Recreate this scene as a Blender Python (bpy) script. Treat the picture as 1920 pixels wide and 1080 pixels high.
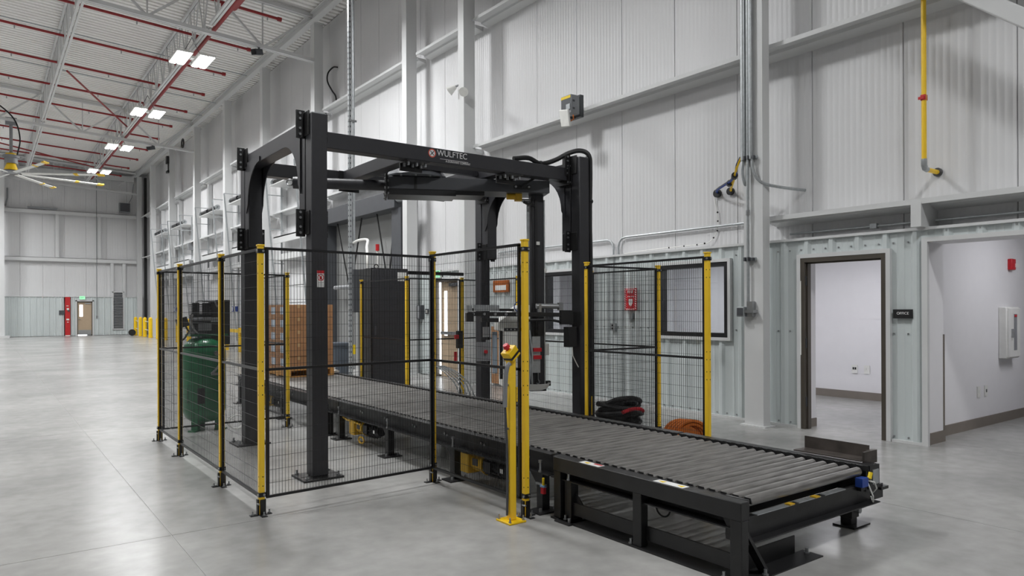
import bpy, math, random
from mathutils import Matrix, Vector
random.seed(7)
S = bpy.context.scene
for o in list(bpy.data.objects): bpy.data.objects.remove(o)
COL = S.collection
PI = math.pi

# ------------------------------------------------------------------ camera, world, exposure
YAW = math.radians(36.5534); ROLL = 0.00413
cam = bpy.data.objects.new('camera', bpy.data.cameras.new('camera'))
COL.objects.link(cam)
cam.data.sensor_width = 36.0
cam.data.lens = 36.0 * 1338.0 / 1920.0
cam.data.shift_y = 40.0 / 1920.0
cam.data.clip_end = 300
cam.matrix_world = (Matrix.Translation((0, 0, 1.55)) @ Matrix.Rotation(-YAW, 4, 'Z')
                    @ Matrix.Rotation(PI / 2, 4, 'X') @ Matrix.Rotation(-ROLL, 4, 'Z'))
S.camera = cam
w = bpy.data.worlds.new('world'); S.world = w; w.use_nodes = True
bg = w.node_tree.nodes['Background']
bg.inputs[0].default_value = (0.93, 0.96, 1.0, 1); bg.inputs[1].default_value = 1.0
S.view_settings.view_transform = 'Standard'
S.view_settings.look = 'None'
S.view_settings.gamma = 1.0
S.view_settings.use_curve_mapping = False
S.view_settings.exposure = 0.0
LAMP = 13.0        # glow of the high bay strips
LAMP_W = 345.0     # power of the beam of each high bay lamp
UPLIGHT = 37.0     # emission of unseen upward strips added to brighten the ceiling
OFFICE_LAMP = 7.6  # emission of the office and hall ceiling panels

# ------------------------------------------------------------------ materials
def lin(c):
    c = c / 255.0
    return c / 12.92 if c <= 0.04045 else ((c + 0.055) / 1.055) ** 2.4
def rgb(r, g, b): return (lin(r), lin(g), lin(b), 1.0)
def mat(name, c, rough=0.5, metal=0.0, var=0.06, scale=6.0, bump=0.0, bscale=60.0, coat=0.0, stretch=None, spec=0.5):
    m = bpy.data.materials.new(name); m.use_nodes = True
    nt = m.node_tree; b = nt.nodes['Principled BSDF']
    b.inputs['Roughness'].default_value = rough; b.inputs['Metallic'].default_value = metal
    b.inputs['Coat Weight'].default_value = coat; b.inputs['Coat Roughness'].default_value = 0.1
    b.inputs['Specular IOR Level'].default_value = spec
    col = rgb(*c)
    tc = nt.nodes.new('ShaderNodeTexCoord')
    mp = nt.nodes.new('ShaderNodeMapping')
    if stretch: mp.inputs['Scale'].default_value = stretch
    nt.links.new(tc.outputs['Object'], mp.inputs['Vector'])
    n = nt.nodes.new('ShaderNodeTexNoise'); n.inputs['Scale'].default_value = scale; n.inputs['Detail'].default_value = 5
    nt.links.new(mp.outputs['Vector'], n.inputs['Vector'])
    r = nt.nodes.new('ShaderNodeValToRGB')
    r.color_ramp.elements[0].position = 0.3; r.color_ramp.elements[1].position = 0.7
    r.color_ramp.elements[0].color = tuple(x * (1 - var) for x in col[:3]) + (1,)
    r.color_ramp.elements[1].color = tuple(min(1, x * (1 + var)) for x in col[:3]) + (1,)
    nt.links.new(n.outputs['Fac'], r.inputs['Fac']); nt.links.new(r.outputs['Color'], b.inputs['Base Color'])
    if bump:
        n2 = nt.nodes.new('ShaderNodeTexNoise'); n2.inputs['Scale'].default_value = bscale
        nt.links.new(mp.outputs['Vector'], n2.inputs['Vector'])
        bp = nt.nodes.new('ShaderNodeBump'); bp.inputs['Strength'].default_value = bump; bp.inputs['Distance'].default_value = 0.01
        nt.links.new(n2.outputs['Fac'], bp.inputs['Height']); nt.links.new(bp.outputs['Normal'], b.inputs['Normal'])
    return m
def emit(name, c, s):
    m = bpy.data.materials.new(name); m.use_nodes = True
    b = m.node_tree.nodes['Principled BSDF']
    b.inputs['Base Color'].default_value = rgb(*c)
    b.inputs['Emission Color'].default_value = rgb(*c); b.inputs['Emission Strength'].default_value = s
    return m
def glass(name):
    m = bpy.data.materials.new(name); m.use_nodes = True
    nt = m.node_tree; out = nt.nodes['Material Output']
    t = nt.nodes.new('ShaderNodeBsdfTransparent'); t.inputs[0].default_value = (0.93, 0.95, 0.95, 1)
    g = nt.nodes.new('ShaderNodeBsdfGlossy'); g.inputs['Roughness'].default_value = 0.03
    mx = nt.nodes.new('ShaderNodeMixShader'); mx.inputs[0].default_value = 0.06
    nt.links.new(t.outputs[0], mx.inputs[1]); nt.links.new(g.outputs[0], mx.inputs[2]); nt.links.new(mx.outputs[0], out.inputs[0])
    return m
def concrete(name):
    m = bpy.data.materials.new(name); m.use_nodes = True
    nt = m.node_tree; b = nt.nodes['Principled BSDF']; N = nt.nodes.new; L = nt.links.new
    tc = N('ShaderNodeTexCoord')
    geo = N('ShaderNodeNewGeometry')
    n1 = N('ShaderNodeTexNoise'); n1.inputs['Scale'].default_value = 0.55; n1.inputs['Detail'].default_value = 4; n1.inputs['Roughness'].default_value = 0.55
    n1.inputs['Distortion'].default_value = 0.15
    n2 = N('ShaderNodeTexNoise'); n2.inputs['Scale'].default_value = 7.0; n2.inputs['Detail'].default_value = 6
    L(geo.outputs['Position'], n1.inputs['Vector']); L(geo.outputs['Position'], n2.inputs['Vector'])
    r1 = N('ShaderNodeValToRGB'); e = r1.color_ramp.elements
    r1.color_ramp.interpolation = 'B_SPLINE'; e[0].position = 0.2; e[0].color = rgb(122, 122, 121); e[1].position = 0.8; e[1].color = rgb(188, 187, 184)
    L(n1.outputs['Fac'], r1.inputs['Fac'])
    r2 = N('ShaderNodeValToRGB'); e = r2.color_ramp.elements
    e[0].position = 0.3; e[0].color = (0.42, 0.42, 0.42, 1); e[1].position = 0.72; e[1].color = (0.58, 0.58, 0.58, 1)
    L(n2.outputs['Fac'], r2.inputs['Fac'])
    mx = N('ShaderNodeMix'); mx.data_type = 'RGBA'; mx.blend_type = 'OVERLAY'; mx.inputs[0].default_value = 0.6
    L(r1.outputs['Color'], mx.inputs[6]); L(r2.outputs['Color'], mx.inputs[7])
    L(mx.outputs[2], b.inputs['Base Color'])
    rr = N('ShaderNodeMapRange'); rr.inputs['To Min'].default_value = 0.23; rr.inputs['To Max'].default_value = 0.33
    b.inputs['Roughness'].default_value = 0.25
    b.inputs['Specular IOR Level'].default_value = 0.3
    return m
M = dict(
    floor=concrete('polished_concrete'),
    filler=mat('joint_filler', (150, 149, 146), 0.5),
    panel=mat('white_insulated_panel', (218, 218, 219), 0.42, var=0.015, scale=0.8),
    liner=mat('pale_grey_liner', (206, 213, 213), 0.38, var=0.02, scale=1.5),
    trim=mat('white_painted_steel', (212, 213, 213), 0.42, var=0.015, scale=2),
    deck=mat('white_roof_deck', (244, 243, 240), 0.5, var=0.02, scale=1),
    drywall=mat('white_drywall', (232, 231, 233), 0.85, var=0.01),
    base=mat('taupe_rubber_base', (128, 120, 112), 0.6, var=0.04),
    black=mat('charcoal_powder_coat', (50, 50, 54), 0.42, var=0.06, scale=20, bump=0.08, bscale=250),
    black2=mat('black_painted_steel', (33, 33, 34), 0.38, var=0.15, scale=9, bump=0.05, bscale=120),
    frame=mat('black_fence_enamel', (26, 26, 28), 0.35, var=0.05),
    yellow=mat('yellow_enamel', (255, 208, 50), 0.36, var=0.04, scale=8),
    yellow2=mat('bright_yellow_enamel', (244, 200, 20), 0.4, var=0.04),
    gear=mat('yellow_gearbox_paint', (214, 170, 40), 0.45, var=0.12, scale=15),
    steel=mat('zinc_steel', (170, 172, 174), 0.32, 0.85, var=0.08, scale=30),
    galv=mat('galvanised_steel', (176, 180, 182), 0.38, 0.6, var=0.1, scale=25),
    roller=mat('worn_steel_roller', (146, 144, 141), 0.36, 0.7, var=0.28, scale=14, stretch=(0.35, 3, 3)),
    raw=mat('raw_mill_steel', (84, 78, 74), 0.5, 0.5, var=0.35, scale=8),
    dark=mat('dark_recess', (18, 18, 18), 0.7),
    bronze=mat('dark_bronze_door_frame', (84, 78, 70), 0.4, 0.2, var=0.05),
    doorblack=mat('black_window_frame', (30, 30, 32), 0.4),
    red=mat('red_sprinkler_paint', (142, 26, 30), 0.45, var=0.08),
    signred=mat('sign_red', (196, 30, 42), 0.45),
    fire=mat('fire_column_red', (196, 34, 38), 0.45, var=0.05),
    white=mat('white_plastic', (232, 232, 228), 0.4),
    paper=mat('white_label', (238, 238, 236), 0.5),
    green=mat('green_tank_enamel', (20, 112, 70), 0.3, var=0.08, coat=0.3),
    iron=mat('black_cast_iron', (28, 28, 30), 0.45, var=0.2, scale=30),
    rubber=mat('black_rubber_hose', (24, 24, 25), 0.5),
    tan=mat('tan_door_paint', (186, 164, 138), 0.5, var=0.03),
    card=mat('brown_cardboard', (176, 130, 92), 0.8, var=0.08, scale=10),
    wood=mat('pallet_wood', (206, 152, 84), 0.75, var=0.18, scale=12, stretch=(1, 1, 6)),
    grey=mat('mid_grey_enamel', (140, 142, 145), 0.45),
    hub=mat('grey_hub_coat', (104, 107, 112), 0.4), dgrey=mat('dark_grey_enamel', (72, 74, 78), 0.45),
    dockgrey=mat('grey_fabric_door', (136, 137, 136), 0.6, var=0.04, scale=2),
    bin=mat('grey_blue_plastic', (74, 82, 92), 0.5),
    blue=mat('blue_plastic', (40, 70, 150), 0.4),
    orange=mat('orange_hose', (176, 92, 22), 0.5, var=0.15, scale=30),
    louver=mat('grey_louvre', (150, 151, 153), 0.5),
    text=mat('white_lettering', (240, 240, 240), 0.5),
    tyellow=mat('warning_yellow', (236, 204, 30), 0.5),
    glass=glass('clear_glass'),
    lamp=emit('led_strip', (252, 252, 255), LAMP), uplight2=emit('led_uplight_open', (252, 252, 255), UPLIGHT),
    office=emit('office_led_panel', (250, 250, 255), OFFICE_LAMP),
    daylite=emit('daylit_glass', (245, 250, 255), 4.5),
    exit=emit('green_exit_face', (150, 225, 175), 0.9),
    cyan=mat('pale_blue_film', (190, 205, 220), 0.3),
)

# ------------------------------------------------------------------ mesh helpers
class MB:
    def __init__(s): s.v = []; s.f = []; s.m = []; s.k = 0; s.g = []
    def add(s, vs, fs):
        s.g.append((vs, fs)); b = len(s.v); s.v += [tuple(v) for v in vs]; s.f += [tuple(i + b for i in f) for f in fs]; s.m += [s.k] * len(fs); return s
    def box(s, x0, x1, y0, y1, z0, z1):
        return s.add([(x, y, z) for x in (x0, x1) for y in (y0, y1) for z in (z0, z1)],
                     [(0, 1, 3, 2), (4, 6, 7, 5), (0, 4, 5, 1), (2, 3, 7, 6), (0, 2, 6, 4), (1, 5, 7, 3)])
    def cbox(s, c, d): return s.box(c[0]-d[0]/2, c[0]+d[0]/2, c[1]-d[1]/2, c[1]+d[1]/2, c[2]-d[2]/2, c[2]+d[2]/2)
    def obox(s, c, ax, d):   # oriented box: centre, three unit axes, three sizes
        c = Vector(c); A = [Vector(a).normalized() * (k / 2) for a, k in zip(ax, d)]
        vs = [c + i * A[0] + j * A[1] + k * A[2] for i in (-1, 1) for j in (-1, 1) for k in (-1, 1)]
        return s.add(vs, [(0, 1, 3, 2), (4, 6, 7, 5), (0, 4, 5, 1), (2, 3, 7, 6), (0, 2, 6, 4), (1, 5, 7, 3)])
    def bar(s, p, q, a, b, up=(0, 0, 1)):  # box section bar from p to q, a wide, b deep along up
        p = Vector(p); q = Vector(q); d = (q - p); L = d.length; d.normalize()
        up = Vector(up)
        if abs(d.dot(up)) > 0.98: up = Vector((1, 0, 0))
        sd = d.cross(up).normalized(); u = sd.cross(d).normalized()
        return s.obox((p + q) / 2, (d, sd, u), (L, a, b))
    def cyl(s, p, q, r, n=12, r2=None, cap=True):
        p = Vector(p); q = Vector(q); d = (q - p).normalized()
        t = Vector((0, 0, 1)) if abs(d.z) < 0.9 else Vector((1, 0, 0))
        a = d.cross(t).normalized(); b = d.cross(a).normalized(); r2 = r if r2 is None else r2
        vs = []
        for c, rr in ((p, r), (q, r2)):
            for i in range(n):
                t = 2 * PI * (i + 0.5) / n; vs.append(c + rr * (math.cos(t) * a + math.sin(t) * b))
        fs = [(i, (i + 1) % n, n + (i + 1) % n, n + i) for i in range(n)]
        if cap: fs += [tuple(range(n))[::-1], tuple(range(n, 2 * n))]
        return s.add(vs, fs)
    def hose(s, pts, r, n=8, k=5):   # tube along a smooth curve through the points
        P = [Vector(p) for p in pts]; P = [2 * P[0] - P[1]] + P + [2 * P[-1] - P[-2]]; q = []
        for i in range(1, len(P) - 2):
            a, b, c, d = P[i-1:i+3]
            for j in range(k):
                t = j / k; q.append(.5 * ((2 * b) + (c - a) * t + (2*a - 5*b + 4*c - d) * t * t + (3*b - a - 3*c + d) * t ** 3))
        return s.tube(q + [P[-2]], r, n)
    def tube(s, pts, r, n=8, closed=False):
        P = [Vector(p) for p in pts]; m = len(P); vs = []; prev = None
        for i in range(m):
            if closed: d = P[(i + 1) % m] - P[i - 1]
            else: d = P[min(i + 1, m - 1)] - P[max(i - 1, 0)]
            d.normalize()
            if prev is None:
                t = Vector((0, 0, 1)) if abs(d.z) < 0.9 else Vector((1, 0, 0)); a = d.cross(t).normalized()
            else: a = (prev - d * prev.dot(d)).normalized()
            prev = a; b = d.cross(a)
            vs += [P[i] + r * (math.cos(2 * PI * k / n) * a + math.sin(2 * PI * k / n) * b) for k in range(n)]
        fs = []
        for i in range(m if closed else m - 1):
            j = (i + 1) % m
            fs += [(i * n + k, i * n + (k + 1) % n, j * n + (k + 1) % n, j * n + k) for k in range(n)]
        if not closed: fs += [tuple(range(n))[::-1], tuple(range((m - 1) * n, m * n))]
        return s.add(vs, fs)
    def prism(s, poly, axis, lo, hi):  # polygon in the two other axes, extruded along axis 0/1/2
        n = len(poly); vs = []
        for c in (lo, hi):
            for u, v in poly:
                vs.append((c, u, v) if axis == 0 else (u, c, v) if axis == 1 else (u, v, c))
        return s.add(vs, [tuple(range(n))[::-1], tuple(range(n, 2 * n))] + [(i, (i + 1) % n, n + (i + 1) % n, n + i) for i in range(n)])
    def lathe(s, c, prof, n=20):
        vs = []; m = len(prof)
        for r, z in prof:
            vs += [(c[0] + r * math.cos(2 * PI * k / n), c[1] + r * math.sin(2 * PI * k / n), c[2] + z) for k in range(n)]
        fs = []
        for i in range(m - 1):
            fs += [(i * n + k, i * n + (k + 1) % n, (i + 1) * n + (k + 1) % n, (i + 1) * n + k) for k in range(n)]
        fs += [tuple(range(n))[::-1], tuple(range((m - 1) * n, m * n))]
        return s.add(vs, fs)
    def ball(s, c, r, n=10):
        return s.lathe(c, [(max(1e-4, r * math.sin(PI * i / 6)), -r * math.cos(PI * i / 6)) for i in range(7)], n)
    def mesh(s, name, mats, inv=None, smooth=True):
        me = bpy.data.meshes.new(name)
        vs = s.v if inv is None else [tuple(inv @ Vector(v)) for v in s.v]
        me.from_pydata(vs, [], s.f)
        for m in (mats if isinstance(mats, (list, tuple)) else [mats]): me.materials.append(m)
        if any(s.m): me.polygons.foreach_set('material_index', s.m)
        import bmesh
        bm = bmesh.new(); bm.from_mesh(me); bmesh.ops.recalc_face_normals(bm, faces=bm.faces); bm.to_mesh(me); bm.free()
        if smooth:
            me.polygons.foreach_set('use_smooth', [True] * len(me.polygons)); me.set_sharp_from_angle(angle=math.radians(35))
        me.update(); return me
WM = {}
def wm(o): return WM.get(o.name, Matrix.Identity(4)) if o else Matrix.Identity(4)
def props(o, label=None, cat=None, group=None, kind=None):
    if label: o['label'] = label
    if cat: o['category'] = cat
    if group: o['group'] = group
    if kind: o['kind'] = kind
    return o
SPLIT = set('bolt anchor_bolt side_bolt splice_plate hub_tie end_plate cross_tie sprinkler_head drive_cover arm_rib guide_roller red_latch limit_switch corner_gusset strut_clamp cable_tie pull_strap valve_block sensor_cable cable_drum vision_stub outlet_pipe hinge header clamp alarm_fitting cover_plate flat_cable bottom_chord top_chord roller_mark end_shelf foot strut_nut clamp_nut drain_valve tank_label power_cable'.split())
def part(name, mb, m, parent=None, label=None, cat=None, group=None, kind=None, bevel=0.0):
    if name in SPLIT and parent and not kind and len(mb.g) > 1:
        gs = []; last = None
        for v, f in mb.g:      # stud and nut of one bolt stay together
            c = Vector(tuple(sum(q[i] for q in v) / len(v) for i in (0, 1)))
            if name == 'anchor_bolt' and last is not None and (c - last).length < .012: gs[-1].add(v, f)
            else: gs.append(MB().add(v, f))
            last = c
        return [_part(name, q, m, parent, label, cat, group, kind, bevel) for q in gs][0]
    return _part(name, mb, m, parent, label, cat, group, kind, bevel)
def _part(name, mb, m, parent=None, label=None, cat=None, group=None, kind=None, bevel=0.0):
    inv = wm(parent).inverted() if parent else None
    o = bpy.data.objects.new(name, mb.mesh(name, m, inv)); COL.objects.link(o)
    if parent: o.parent = parent; WM[o.name] = wm(parent)
    if bevel:
        b = o.modifiers.new('bevel', 'BEVEL'); b.width = bevel; b.segments = 2; b.limit_method = 'ANGLE'; b.harden_normals = False
    return props(o, label, cat, group, kind)
def solo(name, mb, m, label, cat, group=None, kind=None, bevel=0.0):
    return part(name, mb, m, None, label, cat, group, kind, bevel)
def thing(name, label, cat, loc=(0, 0, 0), rz=0.0, group=None, kind=None):
    o = bpy.data.objects.new(name, None); COL.objects.link(o); o.location = loc; o.rotation_euler = (0, 0, rz); o.empty_display_size = 0.1
    WM[o.name] = Matrix.Translation(loc) @ Matrix.Rotation(rz, 4, 'Z')
    return props(o, label, cat, group, kind)
def inst(name, mesh, parent, mw):  # shared mesh, placed with a world matrix, child of parent
    o = bpy.data.objects.new(name, mesh); COL.objects.link(o)
    if parent: o.parent = parent
    o.matrix_local = wm(parent).inverted() @ mw
    WM[o.name] = mw
    return o
def struct(name, mb, m, parent=None, bevel=0.0):
    o = part(name, mb, m, parent, bevel=bevel)
    if not parent: o['kind'] = 'structure'
    return o
def sthing(name, loc=(0, 0, 0)): return thing(name, None, None, loc, kind='structure')
def text(name, body, size, m, mw, parent=None, ext=0.001, align='LEFT', font_scale=1.0):
    cu = bpy.data.curves.new(name, 'FONT'); cu.body = body; cu.size = size; cu.extrude = ext; cu.align_x = align; cu.align_y = 'BOTTOM'
    o = bpy.data.objects.new('tmp', cu); COL.objects.link(o)
    dg = bpy.context.evaluated_depsgraph_get()
    me = bpy.data.meshes.new_from_object(o.evaluated_get(dg)); me.name = name
    bpy.data.objects.remove(o); me.transform(Matrix.Diagonal((font_scale, 1, 1, 1)))
    me.materials.clear(); me.materials.append(m)
    return inst(name, me, parent, mw)
def face_mx(origin, right, up):  # matrix whose local x = right, y = up
    r = Vector(right).normalized(); u = Vector(up).normalized(); n = r.cross(u)
    return Matrix.Translation(origin) @ Matrix((r, u, n)).transposed().to_4x4()
ORD = ['first', 'second', 'third', 'fourth', 'fifth', 'sixth', 'seventh', 'eighth', 'ninth', 'tenth', 'eleventh', 'twelfth']

# ------------------------------------------------------------------ floor
WX, LX, FX, FY = 8.75, 8.5, 8.12, 52.7     # wall panels, liner, column face, far wall
X0, Y0 = -26.0, -12.0                        # far sides of the hall, behind the camera
fl = sthing('floor')
xs = [X0, -22.4, -17.7, -13.0, -8.3, -3.6, 1.04, 5.75, LX + 0.35]; ys = [Y0, -5.2, 0.1, 5.36, 10.6, 15.9, 21.2, 26.5, 31.8, 37.1, 42.4, 47.7, FY + 0.4]
g = 0.003
for i in range(len(xs) - 1):
    for j in range(len(ys) - 1):
        part('slab', MB().box(xs[i] + g, xs[i+1] - g, ys[j] + g, ys[j+1] - g, -0.15, 0), M['floor'], fl)
part('slab', MB().box(LX + 0.35 + g, 16, Y0, 15.5, -0.15, 0), M['floor'], fl)
part('joint_filler', MB().box(X0, 16, Y0, FY + 0.4, -0.14, -0.002), M['filler'], fl)

# ------------------------------------------------------------------ walls: insulated panels
def ipanel(width, h, flat=()):
    mb = MB(); n = 15; prof = []
    e = 0.008
    prof.append((0, 0.024)); prof.append((e, 0))
    st = (width - 2 * e) / n
    for i in range(n):
        a = e + i * st
        if i in flat: prof += [(a + st, 0)]
        else: prof += [(a + st * 0.35, 0), (a + st * 0.5, 0.0035), (a + st * 0.65, 0.0035), (a + st * 0.8, 0), (a + st, 0)]
    prof.append((width, 0.024))
    vs = [(d, -u, z) for u, d in prof for z in (0, h)]
    fs = [(2*i, 2*i+1, 2*i+3, 2*i+2) for i in range(len(prof) - 1)]
    mb.add(vs, fs); return mb
PW = 1.155; PH = 10.56
wr = sthing('wall_right', (WX, 0, 0)); pm = ipanel(PW, PH).mesh('wall_panel', M['panel'])
y = 15.52
tops = []
k = 0
yy = FY
# panel seams measured at y = 12.10, 10.95, 9.80 ... : phase 12.10
ph = 12.10
n0 = int((ph - Y0) / PW); n1 = int((FY - ph) / PW) + 1
pmh = ipanel(PW, PH - 2.4).mesh('wall_panel', M['panel'])
for i in range(-n0, n1 + 1):
    yt = ph + i * PW
    low = yt < 15.2
    inst('wall_panel', pmh if low else pm, wr, Matrix.Translation((WX, yt, 2.4 if low else 0)))
part('backing_sheet', MB().box(WX + 0.025, WX + 0.1, Y0, FY + 0.3, 2.46, PH).box(WX + 0.025, WX + 0.1, 15.2, FY + 0.3, 0, 2.46), M['dgrey'], wr)
part('flute_closure', MB().box(WX + .05, WX + .1, Y0, FY, PH - .02, PH + .3), M['dark'], wr)  # dark strip standing in for shade in the gap under the deck flutes
wf = sthing('wall_far', (0, FY, 0))
pmf = ipanel(PW, PH + 1.6).mesh('wall_panel', M['panel'])
for i in range(int((WX - X0) / PW) + 2):
    mw = Matrix.Translation((WX - i * PW - PW, FY, 0)) @ Matrix.Rotation(PI / 2, 4, 'Z')
    inst('wall_panel', pmf, wf, Matrix.Translation((WX - i * PW, FY, 0)) @ Matrix.Rotation(-PI / 2, 4, 'Z') @ Matrix.Diagonal((-1, 1, 1, 1)))
part('backing_sheet', MB().box(X0, WX + 0.1, FY + 0.025, FY + 0.1, 0, PH + 2), M['dgrey'], wf)
struct('wall_left', MB().box(X0 - 0.1, X0, Y0, FY, 0, 12.6), M['panel'])
struct('wall_back', MB().box(X0, 16, Y0 - 0.1, Y0, 0, 12.6), M['panel'])

# liner (pale ribbed sheets) up to z = 2.42 on the right wall
def liner_strip(y0, y1, z0, z1, x=LX, axis='y', phase=4.432, pitch=0.3312):
    """ribbed sheet between y0 < y1, ribs stand out 35 mm towards the hall"""
    prof = [(y0, 0)]
    k = math.ceil((y0 - phase) / pitch - 0.5)
    while True:
        c = phase + k * pitch; k += 1
        if c - 0.055 > y1: break
        for du, d in ((-0.055, 0), (-0.022, 0.035), (0.022, 0.035), (0.055, 0)):
            if y0 < c + du < y1: prof.append((c + du, d))
        m1 = c + pitch * 0.38; m2 = c + pitch * 0.62
        for mm in (m1, m2):
            for du, d in ((-0.012, 0), (0, 0.006), (0.012, 0)):
                if y0 < mm + du < y1: prof.append((mm + du, d))
    prof.append((y1, 0))
    if axis == 'y': vs = [(x - d, u, z) for u, d in prof for z in (z0, z1)]
    else: vs = [(u, x - d, z) for u, d in prof for z in (z0, z1)]
    fs = [(2*i, 2*i+1, 2*i+3, 2*i+2) for i in range(len(prof) - 1)]
    return MB().add(vs, fs)
def liner_run(y0, y1, z0, z1, parent, **kw):
    s = 0.9936; k = math.floor((y0 - 4.27) / s); a = y0
    while a < y1 - 1e-6:
        k += 1; b = min(y1, 4.27 + k * s)
        if b - a > 0.01: part('liner_panel', liner_strip(a, b, z0, z1, **kw), M['liner'], parent)
        a = b
LT = 2.42
HALL = 3.69; D0, D1, DT = 4.085, 5.165, 2.19
W1 = (6.285, 7.575, 1.137, 2.215); W2 = (9.06, 10.35, 1.12, 2.23)
E0, E1, ET = 13.41, 14.44, 2.24
ll = sthing('trim_1', (LX, 0, 0))
liner_run(HALL, D0 - 0.02, 0.02, LT, ll); liner_run(D1 + 0.02, W1[0], 0.02, LT, ll)
liner_run(D0 - 0.02, D1 + 0.02, DT + 0.03, LT, ll)
for a, b, c, d in (W1, W2):
    liner_run(a, b, 0.02, c, ll); liner_run(a, b, d, LT, ll)
liner_run(W1[1], W2[0], 0.02, LT, ll); liner_run(W2[1], E0, 0.02, LT, ll); liner_run(E0, E1, ET, LT, ll); liner_run(E1, 15.3, 0.02, LT, ll)
liner_run(-3.5, HALL, 2.31, LT, ll); liner_run(Y0, -3.5, 0.02, LT, ll)
# top flashing, base angle and opening trims
struct('trim_2', MB().prism([(LX - 0.05, 2.452), (LX - 0.05, 2.42), (LX + 0.0, 2.42), (LX + 0.26, 2.46), (LX + 0.26, 2.475)], 1, Y0, 15.3), M['trim'])
struct('trim_3', MB().box(LX - 0.045, LX, HALL, D0 - 0.06, 0, 0.03).box(LX - 0.045, LX, D1 + 0.06, E0, 0, 0.03), M['trim'])
# screws of the liner
mb = MB()
for i in range(-22, 33):
    yy = 4.432 + i * 0.3312
    for dy in (-0.085, 0.085):
        for zz in (2.3, 1.25, 0.06):
            yb = yy + dy
            if yb < HALL and zz < 2.28: continue
            if D0 - .06 < yb < D1 + .06 and zz < 2.25: continue
            if any(a - .06 < yb < b + .06 and c - .05 < zz < d + .12 for a, b, c, d in (W1, W2)): continue
            mb.cyl((LX - 0.002, yb, zz), (LX - 0.012, yb, zz), 0.011, 6)
    if yy < HALL: mb.cyl((LX - .035, yy, 2.4), (LX - .045, yy, 2.4), .011, 6)
part('screw', mb, M['steel'], ll, kind='stuff')
def frame_trim(name, y0, y1, z0, z1, wd, parent=None, bottom=True, depth=0.05, m='trim'):
    mb = MB()
    mb.box(LX - depth, LX, y0 - wd, y0, z0, z1 + wd).box(LX - depth, LX, y1, y1 + wd, z0, z1 + wd).box(LX - depth, LX, y0, y1, z1, z1 + wd)
    if bottom: mb.box(LX - depth, LX, y0 - wd, y1 + wd, z0 - wd, z0)
    return part(name, mb, M[m], parent)
# office wall shell (drywall behind the liner) with openings
iw = MB()
xa, xb = LX + 0.02, LX + 0.30
def wall_piece(y0, y1, z0, z1): iw.box(xa, xb, y0, y1, z0, z1)
wall_piece(HALL, D0, 0, 2.4); wall_piece(D0, D1, DT, 2.4); wall_piece(D1, W1[0], 0, 2.4)
wall_piece(W1[0], W1[1], 0, W1[2]); wall_piece(W1[0], W1[1], W1[3], 2.4); wall_piece(W1[1], W2[0], 0, 2.4)
wall_piece(W2[0], W2[1], 0, W2[2]); wall_piece(W2[0], W2[1], W2[3], 2.4); wall_piece(W2[1], E0, 0, 2.4); wall_piece(E0, E1, ET, 2.4); wall_piece(E1, 15.3, 0, 2.4)
struct('wall_office', iw, M['drywall'])
# office behind: back wall, partitions, ceiling
struct('wall_3', MB().box(11.95, 12.05, 3.9, 12.9, 0, 2.6), M['drywall'])
struct('wall_4', MB().box(xb, 11.95, 12.8, 12.9, 0, 2.6), M['drywall'])
struct('trim_22', MB().box(11.945, 11.952, 3.9, 12.8, 1.36, 1.366), M['drywall'])
struct('baseboard_1', MB().box(11.935, 11.95, 3.9, 12.8, 0, 0.13), M['base'])
struct('baseboard_2', MB().box(xa + .005, xb + .012, D1 - 0.006, D1 + 0.012, 0, 0.11), M['base'])
struct('ceiling_2', MB().box(xb, 12.05, 3.9, 12.9, 2.6, 2.66).box(xa, xb, HALL, 15.3, 2.4, 2.45), M['drywall'])
# hall passage on the right
hw = MB().box(LX + 0.005, 8.95, HALL - 0.02, HALL + 0.2, 0, 2.4).box(8.95, 14.6, 3.82, 3.95, 0, 3.0)
struct('wall_2', hw, M['drywall'])
struct('trim_4', MB().box(LX + .02, 8.95, -3.5, HALL, 2.285, 2.4), M['drywall'])
struct('ceiling_3', MB().box(8.95, 14.6, -3.6, 3.95, 2.9, 2.96), M['drywall'])
struct('wall_5', MB().box(14.5, 14.6, -3.6, 3.82, 0, 2.9).box(8.95, 14.6, -3.6, -3.5, 0, 2.9).box(8.9, 8.95, -3.5, HALL, 2.4, 2.96), M['drywall'])
struct('baseboard_3', MB().box(8.96, 14.5, 3.805, 3.822, 0, 0.125).box(LX + 0.0, 8.962, HALL - 0.034, HALL - 0.018, 0, 0.13), M['base'])
struct('trim_5', MB().box(8.935, 8.956, HALL - 0.028, HALL - 0.012, 0.13, 1.24).box(8.95, 8.962, HALL - 0.028, HALL + 0.02, 0.13, 1.24), M['base'])
mb = MB().box(LX - .05, LX, HALL - .06, HALL, 0, 2.285).box(LX - .05, LX + .01, -3.5, HALL, 2.285, 2.335)
struct('trim_6', mb, M['trim'])
for nm, x0, x1, y0, y1, z in (('office_ceiling_light', 9.6, 10.8, 5.2, 6.4, 2.598), ('office_ceiling_light', 9.6, 10.8, 8.3, 9.5, 2.598), ('hall_ceiling_light', 9.9, 11.1, 1.6, 2.8, 2.898)):
    t = thing(nm, 'flat white LED panel set in the %s ceiling' % ('office' if 'office' in nm else 'passage'), 'ceiling light', ((x0+x1)/2, (y0+y1)/2, z), group='recessed LED panels' if 'office' in nm else None)
    if y0 == 8.3: t['label'] = 'flat white LED panel over the far end of the office'
    part('panel_frame', MB().box(x0 - .03, x1 + .03, y0 - .03, y1 + .03, z - .02, z), M['trim'], t)
    part('diffuser', MB().box(x0, x1, y0, y1, z - .024, z - .016), M['office'], t)

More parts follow.
